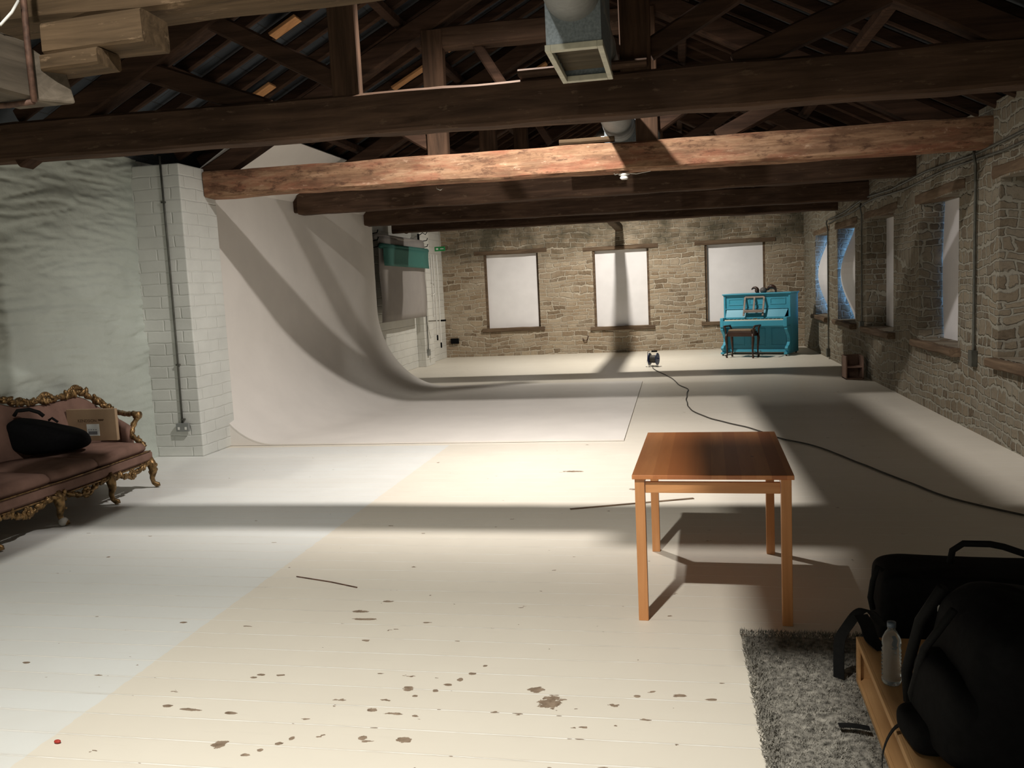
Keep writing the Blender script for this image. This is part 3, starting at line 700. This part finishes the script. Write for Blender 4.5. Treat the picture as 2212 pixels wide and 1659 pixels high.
g = G(); g.quad8([(-W2 + .06, .155, .80), (W2 - .10, .155, .80), (W2 - .10, .17, .80), (-W2 + .06, .17, .80), (-W2 + .06, .225, .955), (W2 - .05, .225, .955), (W2 - .05, .24, .955), (-W2 + .06, .24, .955)]); g.build('fallboard', M_blue, P0, bevel=.002)
panel(-W2 + .04, W2 - .04, .12, .62, .27, 'lower_panel')
g = G(); g.box(-W2, W2, -.03, .24, .60, .64); g.box(-W2, W2, -.04, -.015, .62, .735); g.build('keybed', M_blue, P0, bevel=.005)
g = G()
for k in range(52):
    x = -.61 + k * .0235; g.box(x, x + .0225, -.01, .13, .735, .757)
g.build('white_keys', M_key, P0)['kind'] = 'stuff'
g = G()
for k in range(51):
    if k % 7 not in (2, 6): x = -.61 + (k + 1) * .0235 - .006; g.box(x, x + .012, .04, .13, .757, .768)
g.build('black_keys', M_black, P0)['kind'] = 'stuff'
G().box(-W2 + .06, W2 - .10, .13, .16, .735, .80).build('name_rail', M_blue, P0)
for s in (-1, 1):
    x0 = -W2 if s < 0 else W2 - .075
    G().box(x0, x0 + .075, -.045, .22, .60, .80).build('key_cheek', M_blue, P0, bevel=.012)
    prof = [(.0, .60), (-.02, .60), (-.03, .55), (.02, .50), (.10, .44), (.15, .36), (.16, .28), (.10, .22), (.02, .20), (-.02, .16), (.0, .12), (.06, .10), (.06, .07), (.26, .07), (.26, .60)]
    g = G(); xa = -W2 + .0 if s < 0 else W2 - .06; a = [g.bm.verts.new((xa, p[0], p[1])) for p in prof]; b = [g.bm.verts.new((xa + .06, p[0], p[1])) for p in prof]
    g.bm.faces.new(a[::-1]); g.bm.faces.new(b)
    for k in range(len(prof)): g.bm.faces.new((a[k], a[(k + 1) % len(prof)], b[(k + 1) % len(prof)], b[k]))
    g.build('scroll_leg', M_blue, P0, bevel=.004)
    g = G(); g.box(x0, x0 + .07, -.03, .85, .035, .075); g.build('toe_rail', M_blue, P0, bevel=.004)
    for yy in (.02, .78):
        G().ball((x0 + .035, yy, .022), .022, seg=8).build('castor', M_iron, P0, smooth=True)
t = P0
g = G(); zb, zt2 = .93, 1.215; yb_, yt_ = .13, .225; x0, x1 = -.235, .165
def fr(x, z): return (x, lerp(yb_, yt_, (z - zb) / (zt2 - zb)), z)
for x in (x0, (x0 + x1) / 2, x1): g.bar(fr(x, zb - .10 if x != (x0 + x1) / 2 else zb), fr(x, zt2), .038, .018, up=(0, 1, 0))
g.bar(fr(x0, zt2), fr(x1, zt2), .018, .036, up=(0, 0, 1)); g.bar(fr(x0, zb), fr(x1, zb), .03, .05); g.box(x0, x1, yb_ - .05, yb_, zb - .035, zb - .02)
g.build('music_desk', M_deskm, P0, bevel=.003)
g = G()
for s in (-1, 0, 1): g.box(.0 + s * .03 - .01, .0 + s * .03 + .01, .126, .13, .766, .780)
o = g.build('maker_badge', plain('gold_badge', (.55, .40, .15), .4, .6), P0)
for x in (-.06, .06): G().box(x - .015, x + .015, .16, .27, .075, .09).build('pedal', M_steel, P0, bevel=.003)

# curled dark ornament on the piano lid
t = thing('curled_ornament', 'dark curly carved ornament lying on top of the turquoise piano', 'ornament', (1.83, 18.72, 1.297), RP)
def arc(cx, cz, r, a0, a1, n=12, y=0): return [(cx + r * math.cos(lerp(a0, a1, i / n)), y, cz + r * math.sin(lerp(a0, a1, i / n))) for i in range(n + 1)]
G().tube(arc(.17, .035, .085, PI * .95, -.35), .02, 8, radii=[.022 + .024 * math.sin(PI * i / 12 + .2) ** 2 for i in range(13)]).build('curl', M_dwood, t, smooth=True)
G().tube(arc(-.19, .05, .06, PI * .9, -.1) + [(-.12, 0, .03), (-.15, 0, .03)], .016, 8, radii=[.012 + .0028 * i for i in range(15)]).build('curl', M_dwood, t, smooth=True)
G().ball((-.14, 0, .045), .045, (1.0, .7, 1)).build('curl_base', M_dwood, t, smooth=True)
G().lathe([(.05, 0), (.075, .03), (.07, .07), (.05, .10), (.02, .11)], seg=14).build('bowl', plain('dark_grey_pot', (.10, .09, .085), .5), t, smooth=True)
# stool
t = thing('piano_stool', 'dark wooden piano stool with padded brown seat and raised ends', 'stool', (1.335, 18.09, 0), RP - .06)
M_seat = plain('brown_seat_cloth', (.20, .14, .09), .8, 0, .15, 60.0)
G().box(-.26, .26, -.15, .15, .44, .54).build('seat_box', M_dwood, t, bevel=.006)
G().box(-.245, .245, -.14, .14, .54, .585).build('cushion', M_seat, t, bevel=.018)
for sx in (-1, 1):
    g = G(); g.tube([(sx * .29, -.15, .48), (sx * .295, -.15, .60), (sx * .33, -.15, .66)], .02, 8); g.tube([(sx * .29, .15, .48), (sx * .295, .15, .60), (sx * .33, .15, .66)], .02, 8)
    g.tube([(sx * .32, -.17, .65), (sx * .32, .17, .65)], .018, 8); g.build('end_rail', M_dwood, t, smooth=True)
    for sy in (-1, 1):
        G().tube([(sx * .275, sy * .145, .50), (sx * .285, sy * .15, .40), (sx * .27, sy * .145, .2), (sx * .27, sy * .145, .07), (sx * .285, sy * .15, .045), (sx * .275, sy * .145, .0)], .02, 10, radii=[.024, .03, .020, .014, .024, .018]).build('leg', M_dwood, t, smooth=True)
G().bar((-.27, -.145, .10), (-.27, .145, .10), .015, .02).build('stretcher', M_dwood, t); G().bar((.27, -.145, .10), (.27, .145, .10), .015, .02).build('stretcher', M_dwood, t)

# ------------------------------------------------------------------ cable reel and its cable
M_reelb = plain('dark_blue_plastic', (.020, .030, .085), .4, 0, .1); M_cable = plain('dark_cable', (.05, .045, .038), .6)
t = thing('cable_reel', 'dark blue cable reel on a steel stand in the middle of the floor', 'cable reel', (-.44, 16.72, 0), math.radians(-18))
MX = Matrix.Rotation(PI / 2, 4, 'Y')
for x in (-.085, .07): G().lathe([(.0, 0), (.10, 0), (.118, .004), (.118, .018), (.10, .022), (.0, .022)], c=(x, 0, .148), seg=24, M=MX).build('flange', M_reelb, t, smooth=False)
G().lathe([(.06, -.07), (.075, -.05), (.078, .05), (.065, .07)], c=(0, 0, .148), seg=20, M=MX).build('wound_cable', M_cable, t, smooth=True)
G().tube([(-.12, 0, .148), (-.12, .02, .27), (-.12, .03, .29), (.05, .05, .295)], .008, 6).build('handle_rod', M_steel, t, smooth=True)
G().tube([(-.05, .045, .293), (.06, .05, .295)], .017, 8).build('grip', M_black, t, smooth=True)
G().tube([(-.12, 0, .15), (-.13, -.07, .02), (-.12, -.10, .008), (.06, -.10, .008), (.06, .10, .008), (-.12, .10, .008), (-.125, .06, .02), (-.12, 0, .15)], .007, 6).build('stand', M_steel, t, smooth=True)
G().tube([(.09, 0, .16), (.12, 0, .16)], .012, 8).build('knob', M_reelb, t)
G().box(-.092, -.086, -.04, .02, .10, .17).build('socket_face', M_socket, t)
cp = [(-.46, 16.60), (-.43, 16.2), (-.31, 15.6), (-.177, 15.0), (-.05, 14.3), (.03, 13.6), (.16, 13.0), (.137, 12.58), (.12, 11.7), (.16, 10.98), (.30, 10.4), (.496, 9.97), (.64, 9.72), (.766, 9.50), (.90, 9.15), (1.025, 8.82), (1.277, 8.44), (1.507, 7.69), (1.711, 6.99), (1.91, 6.41), (2.208, 5.98), (2.5, 5.6), (2.75, 5.0)]
def smoothpath(P, n=6):
    out = []
    for i in range(len(P) - 1):
        a = P[max(0, i - 1)]; b = P[i]; c = P[i + 1]; d = P[min(len(P) - 1, i + 2)]
        for k in range(n):
            t = k / n; out.append(tuple(.5 * (2 * b[m] + (c[m] - a[m]) * t + (2 * a[m] - 5 * b[m] + 4 * c[m] - d[m]) * t * t + (-a[m] + 3 * b[m] - 3 * c[m] + d[m]) * t ** 3) for m in range(len(b))))
    out.append(P[-1]); return out
pts = [(x + .012 * noise.noise(Vector((x * 5, y * 3, 0))), y, .009) for x, y in smoothpath(cp)]
tag(G().tube(pts, .0075, 7).build('extension_cable', M_cable, smooth=True), 'long dark cable snaking over the floor from reel past the table', 'cable')

# ------------------------------------------------------------------ pine table
def pine_top():
    k = N('pine_table_top', .32, 0, .5); x, y, z = k.xyz()
    fl = k.math('FLOOR', k.math('DIVIDE', x, .068)); wn = k.n('ShaderNodeTexWhiteNoise', noise_dimensions='1D'); k.put(wn.inputs['W'], fl)
    f = k.noise(k.scale(k.coord(), (22, 1.8, 22)), 1.0, 7, .6, .5)
    c = k.ramp(wn.outputs[0], [(0, (.40, .13, .040)), (.4, (.52, .19, .060)), (.75, (.62, .26, .095)), (1, (.47, .155, .045))])
    c = k.mix(k.ramp(f, [(.3, .5), (.6, 0.0)]), c, (.36, .11, .03))
    vor = k.n('ShaderNodeTexVoronoi'); k.put(vor.inputs['Vector'], k.scale(k.coord(), (9, 4.5, 4))); vor.inputs['Scale'].default_value = 1.0
    c = k.mix(k.ramp(vor.outputs['Distance'], [(.05, .8), (.10, 0.0)]), c, (.12, .035, .012))
    k.col(c).bump(f, .12, .003); return k.m
M_ptop = pine_top()
M_pleg = wood('orange_pine', (.46, .19, .065), (.66, .32, .13), 'z', .38, None, .8, .12)
M_prail = wood('orange_pine_rail', (.46, .19, .065), (.66, .32, .13), 'x', .38, None, .8, .12)
T0 = thing('pine_table', 'orange pine dining table standing alone on the white floor', 'table', (.167, 4.615, 0), math.radians(-2.0))
G().box(-.372, .372, -.585, .585, .708, .730).build('tabletop', M_ptop, T0, bevel=.003)
for sx in (-1, 1):
    for sy in (-1, 1):
        x = sx * .337; y = sy * .545; G().box(x - .0235, x + .0235, y - .0235, y + .0235, 0, .706).build('leg', M_pleg, T0, bevel=.002)
g = G(); g.box(-.312, .312, -.556, -.536, .636, .690); g.build('front_rail', M_prail, T0, bevel=.002)
G().box(-.312, .312, .536, .556, .636, .690).build('back_rail', M_prail, T0, bevel=.002)
for sx in (-1, 1): G().box(sx * .337 - .01, sx * .337 + .01, -.52, .52, .636, .690).build('side_rail', M_pleg, T0, bevel=.002)

# ------------------------------------------------------------------ sofa
M_gold = plain('antique_gold', (.25, .155, .068), .45, .75, .5, 30.0, .5)
M_pink = plain('dusty_pink_velvet', (.20, .118, .092), .85, 0, .16, 5.0, .1, .15)
M_wrap = plain('pale_wrapped_foot', (.45, .43, .40), .5)
SX, SY = -4.66, 5.62          # front face x, centre y of the sofa
SF = thing('gilt_sofa', 'ornate rococo sofa with gilt carved frame and dusty pink velvet', 'sofa', (-5.05, SY, 0))
hl = 1.22
def seatfront(y): return .36 + .045 * math.cos(y / hl * PI * .5)
# seat base
g = G(); rs = []
for q in range(25):
    y = lerp(-hl, hl + .02, q / 24); fx = seatfront(y)
    rs.append([(-.36, y, .24), (fx - .01, y, .24), (fx + .012, y, .27), (fx + .012, y, .325), (fx - .01, y, .34), (-.36, y, .34)])
g.rings(rs); g.build('seat_rail', M_pink, SF, smooth=False)
cuts = [-hl, -.62, -.06, .50, hl - .02]
for k in range(4):
    a, b = cuts[k] + .006, cuts[k + 1] - .006; g = G(); n = 10; rs = []
    for q in range(n + 1):
        t = q / n; y = lerp(a, b, t); fx = seatfront(y) + .005; e = (1 - abs(2 * t - 1) ** 6); bul = .02 * math.sin(PI * t)
        h = .43 + bul; z0 = .345; ins = .025 * (1 - e)
        r = []
        for (x, z) in [(-.30, z0), (fx - .02 - ins, z0), (fx - ins, z0 + .03), (fx - ins, h - .035), (fx - .03 - ins, h - .005), (.0, h + .012), (-.30, h)]: r.append((x, y, z if e > .5 or z <= z0 + .001 else z - .012))
        rs.append(r)
    g.rings(rs); g.build('cushion', M_pink, SF, smooth=True)
# back: upholstery following the crest line
crest = [(-1.75, .50), (-1.68, .60), (-1.5, .74), (-1.3, .87), (-1.1, .88), (-.85, .86), (-.5, .885), (-.2, .93), (0, .96), (.2, .955), (.36, .95), (.5, .90), (.66, .875), (.86, .86), (1.04, .862), (1.2, .875), (1.29, .88), (1.38, .84), (1.49, .745), (1.58, .68), (1.68, .62), (1.75, .60)]
def cz(y):
    for i in range(len(crest) - 1):
        if crest[i][0] <= y <= crest[i + 1][0]: return lerp(crest[i][1], crest[i + 1][1], (y - crest[i][0]) / (crest[i + 1][0] - crest[i][0]))
    return crest[0][1] if y < 0 else crest[-1][1]
BK = 1.60
g = G(); rs = []
for q in range(61):
    y = lerp(-BK, BK, q / 60); z = cz(y) - .03
    dx = .16 * max(0, (abs(y) - 1.15) / .45) ** 2
    bul = .018 * abs(math.sin(q * PI / 10))
    rs.append([(-.42 + dx, y, .30), (-.33 + dx, y, .30), (-.31 + bul + dx, y, .42), (-.32 + bul + dx, y, lerp(.42, z, .5)), (-.37 + dx, y, z - .02), (-.40 + dx, y, z), (-.44 + dx, y, z - .02), (-.44 + dx, y, .42)])
g.rings(rs); g.build('back_upholstery', M_pink, SF, smooth=True)
def carved(g, path, r, lump=.5, seed=0, dens=1):
    pts = smoothpath(path, 5); n = len(pts)
    g.tube(pts, r, 8, radii=[r * (1 + lump * .5 * math.sin(i * 1.9 + seed)) for i in range(n)])
    rn = random.Random(seed)
    for i in range(0, n, max(1, int(2 / dens))):
        p = Vector(pts[i]); s = r * rn.uniform(.7, 1.25) * lump * 1.6
        M = Matrix.Rotation(rn.uniform(0, PI), 4, 'X') @ Matrix.Rotation(rn.uniform(-.6, .6), 4, 'Z')
        g.ball(p + Vector((rn.uniform(0, r), rn.uniform(-r, r), rn.uniform(-.2 * r, r * .9))), s, (.6, rn.uniform(.8, 1.7), .6), 6, M)
g = G()
path = [(-.385 + .16 * max(0, (abs(y) - 1.15) / .45) ** 2, y, z) for y, z in crest if abs(y) < 1.61]
carved(g, path, .024, .8, 3, 2)
for (y, z, n) in ((1.27, .895, 5), (.28, .975, 6), (-.28, .965, 6), (.88, .88, 4), (-1.27, .895, 5)):   # shell and scroll clusters
    for k in range(n * 2):
        a = PI * k / (n * 2 - 1); g.ball((-.37, y + .085 * math.cos(a), z + .03 * math.sin(a)), .020, (.6, 1.1, 1.0), 6)
    g.tube([(-.37, y + .06 * math.cos(a), z + .015 + .038 * math.sin(a)) for a in [PI * q / 8 for q in range(9)]], .009, 6)
g.build('carved_crest', M_gold, SF, smooth=True)
for s in (1, -1):
    E = 1.62 * s if s > 0 else -1.62
    ax = [(-.24, s * 1.58, .665), (-.10, s * 1.50, .655), (.05, s * 1.40, .655), (.17, s * 1.33, .668), (.20, s * 1.325, .64), (.17, s * 1.29, .56), (.19, s * 1.24, .48), (.27, s * 1.22, .43), (.32, s * 1.215, .38)]
    g = G(); carved(g, ax, .024, .35, 5 + s, 1); g.lathe([(.0, -.03), (.034, -.028), (.034, .028), (.0, .03)], c=(.20, s * 1.325, .655), seg=14, M=MX)
    g.build('arm_frame', M_gold, SF, smooth=True)
    g = G(); rs = []
    for q in range(9):
        t = q / 8; x = lerp(-.30, .17, t); y = s * lerp(1.56, 1.27, t); z = lerp(.64, .57, t * t)
        rs.append([(x, y - .05 * s, .36), (x, y + .01 * s, .36), (x, y + .015 * s, z - .02), (x, y - .02 * s, z), (x, y - .06 * s, z - .06)])
    g.rings(rs); g.build('arm_pad', M_pink, SF, smooth=True)
# carved apron and cabriole legs
g = G(); segs = [-1.22, -.67, -.03, .60, 1.22]
for k in range(4):
    a, b = segs[k], segs[k + 1]; m = (a + b) / 2
    for t in (0, .0):
        pass
    P = [(seatfront(a) - .0, a + .04, .235), (seatfront(a), lerp(a, m, .5), .215), (seatfront(m), m, .175), (seatfront(b), lerp(m, b, .5), .215), (seatfront(b), b - .04, .235)]
    carved(g, P, .019, .9, 11 + k, 2)
    for q in range(9):
        an = 2 * PI * q / 9; g.ball((seatfront(m) + .012, m + .04 * math.cos(an), .195 + .032 * math.sin(an)), .018, (.6, 1, 1), 6)
    g.ball((seatfront(m) + .02, m, .195), .022, (.6, 1, 1), 6)
    g.tube([(seatfront(lerp(a, b, q / 8)) + .01, lerp(a, b, q / 8), .243) for q in range(9)], .008, 6)
g.tube([(seatfront(y) + .008, y, .343) for y in [lerp(-hl, hl, q / 30) for q in range(31)]], .006, 6)
g.build('carved_apron', M_gold, SF, smooth=True)
for k, y in enumerate(segs):
    fx = seatfront(y)
    g = G(); g.tube([(fx - .02, y, .26), (fx + .012, y + .0, .21), (fx + .02, y, .15), (fx - .005, y + .01, .09), (fx - .0, y + .02, .045), (fx + .03, y + .03, .025), (fx + .035, y + .03, .008)], .02, 10, radii=[.045, .042, .032, .022, .020, .026, .022])
    rn = random.Random(k)
    for q in range(8): g.ball((fx + rn.uniform(-.01, .045), y + rn.uniform(-.03, .03), .14 + .014 * q), rn.uniform(.009, .016), (.8, 1, 1.2), 6)
    L = g.build('leg', M_gold, SF, smooth=True)
    if k == 2:
        o = G().ball((fx + .012, y + .02, .035), .036, (1.0, 1.0, 1.0)).build('wrapped_foot', M_wrap, L, smooth=True); o['label'] = 'pale wrapped foot'
for y in (-1.3, 1.35): G().tube([(-.38, y, .30), (-.40, y, .15), (-.42, y, .0)], .022, 8).build('back_leg', M_gold, SF)

# cardboard box and black bag on the sofa
M_card = plain('brown_cardboard', (.30, .205, .125), .85, 0, .06, 8.0)
Mb = Matrix.Rotation(math.radians(-9), 4, 'Y')
CB = thing('cardboard_box', 'flat brown cardboard box leaning on the sofa back behind the black bag', 'box', (-5.135, 6.69, .468), -PI / 2)
G().box(-.035, .0, -.245, .245, 0, .285).build('carton', M_card, CB, bevel=.004)
G().box(.0, .0015, -.05, .075, .045, .150).build('sticker', plain('white_sticker', (.62, .66, .64), .5), CB)
g = G(); g.box(.0015, .0025, -.037, .053, .056, .086)
for k in range(4): g.box(.0015, .0025, -.037 + .024 * k, -.024 + .024 * k, .096, .103)
g.build('barcode', plain('grey_print', (.14, .15, .16), .6), CB)
M_ink = plain('brown_ink', (.075, .040, .018), .7)
def text(body, size, M, mat, parent, name='lettering'):
    cu = bpy.data.curves.new(name, 'FONT'); cu.body = body; cu.size = size; cu.extrude = .0006; cu.align_x = 'CENTER'
    o = bpy.data.objects.new(name, cu); COL.objects.link(o); dg = bpy.context.evaluated_depsgraph_get()
    me = bpy.data.meshes.new_from_object(o.evaluated_get(dg)); bpy.data.objects.remove(o); me.transform(M); me.materials.clear(); me.materials.append(mat)
    r = bpy.data.objects.new(name, me); COL.objects.link(r); r.parent = parent; return r
Rt = Matrix(((0, 0, 1, 0), (1, 0, 0, 0), (0, 1, 0, 0), (0, 0, 0, 1)))
text('KENDSION', .038, Matrix.Translation((.001, -.04, .168)) @ Rt, M_ink, CB)
g = G(); g.quad8([(.0005, .075, .178), (.0015, .075, .178), (.0015, .12, .178), (.0005, .12, .178), (.0005, .068, .193), (.0015, .068, .193), (.0015, .13, .193), (.0005, .13, .193)]); g.build('logo', M_ink, CB)

def lump(name, mat, parent, half, e=.45, seed=0, amp=.03, shear=None, nu=24, nv=16, loc=(0, 0, 0), fr=2.6):
    g = G(); rs = []
    def sp(v, p): return math.copysign(abs(v) ** p, v)
    for i in range(1, nv):
        th = -PI / 2 + PI * i / nv; r = []
        for k in range(nu):
            ph = 2 * PI * k / nu
            p = Vector((sp(math.cos(th), e) * sp(math.cos(ph), e) * half[0], sp(math.cos(th), e) * sp(math.sin(ph), e) * half[1], sp(math.sin(th), e) * half[2]))
            n = noise.noise_vector(p * fr / max(half) * .3 + Vector((seed, 0, 0))) * amp * 1.6 + noise.noise_vector(p * fr * 4 + Vector((seed, 3, 0))) * amp * .5
            q = p + n
            if shear: q = shear(q)
            r.append(q + Vector(loc))
        rs.append(r)
    g.rings(rs); return g.build(name, mat, parent, smooth=True, sub=1)
BG = thing('black_bag', 'black soft bag lying on the sofa in front of the cardboard box', 'bag', (-5.16, 6.17, .468), math.radians(-66))
def sh(q):
    t = (q.y + .38) / .76; q = q.copy(); q.z *= lerp(1.08, .34, min(1, max(0, t)) ** 1.3); q.z -= .11 * max(0, t); return q
lump('body', M_black, BG, (.13, .30, .185), .62, 3, .03, sh, loc=(0, 0, .18))
G().tube([(.04, -.22, .33), (.05, -.19, .37), (.05, -.10, .375), (.05, -.03, .345), (.04, .0, .31)], .016, 8).build('handle', M_blackweb, BG, smooth=True)
G().tube([(.02, .03, .27), (.04, .06, .29), (.03, .10, .25)], .010, 6).build('strap', M_blackweb, BG, smooth=True)

# ------------------------------------------------------------------ rug, bench, bags, bottle (bottom right)
M_rug = plain('grey_shag', (.24, .225, .195), .95, 0, .45, 38.0, .4, .1)
RG = thing('shag_rug', 'grey shaggy rug on the floor under the bench and bags', 'rug', (1.3, 2.9, 0))
g = G(); nx, ny = 60, 60; vs = []
for j in range(ny + 1):
    r = []
    for i in range(nx + 1):
        x = lerp(-1.03, 1.1, i / nx); y = lerp(-1.4, 1.0, j / ny)
        ed = min(1, min(i, nx - i, j, ny - j) / 1.5); xx = x + (.03 * noise.noise(Vector((0, y * 3, 0))) - .02 * (1 - (y + 1.4) / 2.4) * -1 if i == 0 else 0)
        r.append(g.bm.verts.new((xx, y, .004 + ed * (.026 + .010 * noise.noise(Vector((x * 16, y * 16, 0)))))))
    vs.append(r)
for j in range(ny):
    for i in range(nx): g.bm.faces.new((vs[j][i], vs[j][i + 1], vs[j + 1][i + 1], vs[j + 1][i]))
g.build('backing', M_rug, RG, smooth=True)
rn = random.Random(5); V = []; F = []
for k in range(60000):
    x = rn.uniform(-1.045, .15); y = rn.uniform(-.75, 1.01)
    if x > -.40 and y < .45 and rn.random() < .6: continue
    an = rn.uniform(0, 2 * PI) + 2.0 * noise.noise(Vector((x * 9, y * 9, 1))); ln = rn.uniform(.012, .026); tilt = rn.uniform(.35, 1.1); wd = rn.uniform(.0016, .0032)
    d = Vector((math.cos(an), math.sin(an), 0)); s = Vector((-d.y, d.x, 0)) * wd; p = Vector((x, y, .024)); tip = p + d * ln * math.sin(tilt) + Vector((0, 0, ln * math.cos(tilt)))
    b = len(V); V += [p - s, p + s, tip]; F.append((b, b + 1, b + 2))
me = bpy.data.meshes.new('pile'); me.from_pydata(V, [], F); me.materials.append(M_rug); o = bpy.data.objects.new('pile', me); COL.objects.link(o); o.parent = RG; o['kind'] = 'stuff'

M_bench = wood('pale_pine_bench', (.40, .21, .08), (.60, .36, .17), 'y', .5, None, .8, .15)
BN = thing('low_bench', 'low open pine shelf unit on the rug under the black backpack', 'bench', (.645, 2.45, .035), math.radians(-2.0))
G().box(0, .46, 0, .97, .165, .183).build('top_board', M_bench, BN, bevel=.002)
G().box(0, .46, 0, .97, .0, .018).build('bottom_board', M_bench, BN, bevel=.002)
G().box(.0, .46, .952, .97, .018, .165).build('end_board', M_bench, BN); G().box(.0, .46, .0, .018, .018, .165).build('end_board', M_bench, BN)
G().box(.44, .46, .018, .952, .018, .165).build('back_board', M_bench, BN)
g = G(); g.box(-.012, 0, .93, .97, .0, .183); g.box(-.012, 0, .0, .04, .0, .183); g.box(-.012, 0, .04, .93, .160, .183); g.box(-.012, 0, .04, .93, 0, .022); g.build('face_frame', M_bench, BN, bevel=.002)

BO = thing('water_bottle', 'ribbed clear plastic water bottle standing on the pine bench', 'bottle', (.705, 3.02, .219))
kb = N('clear_plastic', .12, 0, .5); kb.col((.80, .88, .93)); kb.b.inputs['Transmission Weight'].default_value = .95; kb.b.inputs['IOR'].default_value = 1.25; M_bot = kb.m
pr = [(.0, 0), (.028, .002), (.032, .01)]
for k in range(9): pr += [(.033, .02 + k * .013), (.0285, .0265 + k * .013)]
pr += [(.032, .145), (.030, .165), (.02, .185), (.013, .195), (.013, .205)]
G().lathe(pr, seg=20).build('body', M_bot, BO, smooth=True)
G().lathe([(.015, .205), (.015, .222), (.0, .223)], seg=14).build('cap', plain('grey_cap', (.08, .10, .13), .4), BO, smooth=True)

BA = thing('equipment_bag', 'large black equipment bag with top handle, behind the pine bench', 'bag', (1.22, 3.72, .03), math.radians(-3))
lump('body', M_black, BA, (.42, .17, .19), .22, 8, .014, loc=(0, 0, .192), nu=36, nv=20)
G().tube([(-.13, -.03, .40), (-.12, -.03, .455), (-.08, -.03, .485), (.02, -.03, .485), (.07, -.03, .475), (.14, -.03, .45), (.20, -.03, .425), (.24, -.03, .40)], .014, 8, flat=1.0).build('handle', M_blackweb, BA, smooth=True)
G().tube([(-.40, -.10, .385), (-.42, -.10, .40), (-.44, -.11, .34), (-.45, -.11, .27), (-.44, -.11, .22)], .012, 8).build('strap', M_blackweb, BA, smooth=True)
G().box(-.21, -.185, -.186, -.182, .25, .275).build('zip_tag', M_whiteplastic, BA)

BB = thing('backpack', 'big black backpack piled on the pine bench in the bottom right corner', 'bag', (1.005, 2.62, .222), math.radians(5))
def sh2(q):
    q = q.copy(); t = (q.z + .25) / .5; q.x += .05 * (1 - t) * (-1 if q.x < 0 else 0); q.x *= lerp(1.0, .86, t); q.y *= lerp(1.0, .85, t); return q
lump('body', M_black, BB, (.31, .27, .225), .42, 13, .03, sh2, loc=(.04, 0, .225), nu=36, nv=22)
lump('front_pocket', M_black, BB, (.10, .19, .13), .5, 17, .015, loc=(-.21, -.02, .14))
G().tube([(-.19, .18, .43), (-.24, .23, .30), (-.27, .26, .12), (-.265, .25, .02)], .018, 8, flat=1).build('shoulder_strap', M_blackweb, BB, smooth=True)
G().tube([(-.22, .02, .42), (-.29, .06, .28), (-.31, .10, .12), (-.28, .12, .01)], .012, 8).build('shoulder_strap', M_blackweb, BB, smooth=True)

def ribbon(name, pts, wd, mat, parent, side=(0, 1, 0)):
    g = G(); P = smoothpath(pts, 4); s = Vector(side) * wd / 2; rs = []
    for i, p in enumerate(P):
        p = Vector(p); t = (Vector(P[min(i + 1, len(P) - 1)]) - Vector(P[max(i - 1, 0)])).normalized(); n = t.cross(Vector(side)).normalized() * .0015
        rs.append([p - s - n, p + s - n, p + s + n, p - s + n])
    g.rings(rs); return g.build(name, mat, parent, smooth=False)
WS = thing('webbing_strap', 'wide black webbing strap hanging over the far end of the bench', 'strap', (.64, 3.40, .22))
ribbon('strap', [(.13, .03, .04), (.08, .03, .10), (.04, .03, .095), (.0, .03, .04), (-.03, .035, -.02), (-.035, .035, -.10), (-.035, .035, -.185)], .045, M_blackweb, WS, (.8, -.6, 0))
ribbon('strap', [(.04, .0, .095), (.06, -.02, .06), (.07, -.06, .02), (.10, -.12, .006)], .06, M_blackweb, WS, (.9, .3, 0))
WS = thing('loose_strap', 'short black strap end lying on the rug beside the bench', 'strap', (.56, 3.0, .05))
ribbon('strap', [(-.03, .02, .006), (.02, .01, .012), (.07, .0, .01)], .03, M_blackweb, WS, (0, 1, 0))
WS = thing('belt_strap', 'looped black strap falling over the near end of the bench', 'strap', (.63, 2.62, .22))
ribbon('strap', [(.10, .05, .02), (.03, .06, .03), (-.015, .04, .0), (-.04, .02, -.07), (-.04, -.04, -.14), (-.02, -.10, -.17)], .022, M_blackweb, WS, (.2, .97, 0))
lump('pouch', M_black, WS, (.09, .10, .05), .6, 21, .012, loc=(.10, .0, .056))
PB = thing('small_pouch', 'small black pouch with orange zip at the very bottom right', 'bag', (.73, 2.325, .035))
lump('body', M_black, PB, (.09, .10, .12), .5, 25, .015, loc=(0, 0, .12))
G().tube([(-.09, .0, .10), (-.093, -.03, .07)], .005, 6).build('zip_pull', plain('orange_pull', (.5, .16, .08), .5), PB)
tag(G().ball((-2.36, 2.70, .008), .012, (1.2, .7, .6)).build('red_scrap', plain('red_scrap', (.35, .03, .02), .6), smooth=True), 'tiny red scrap on the cream floor near the bottom left', 'scrap')
# thin wooden splinter strips lying on the floor
tag(G().tube([(-2.25, 4.58, .004), (-2.0, 4.5, .004), (-1.81, 4.42, .004)], .004, 5).build('dark_splinter', M_iron), 'thin dark splinter lying on the cream floor left of centre', 'splinter')
tag(G().bar((-.80, 6.13, .003), (.10, 6.45, .003), .03, .004).build('tape_strip', M_lintel), 'long thin brown tape mark on the floor left of the table', 'tape')
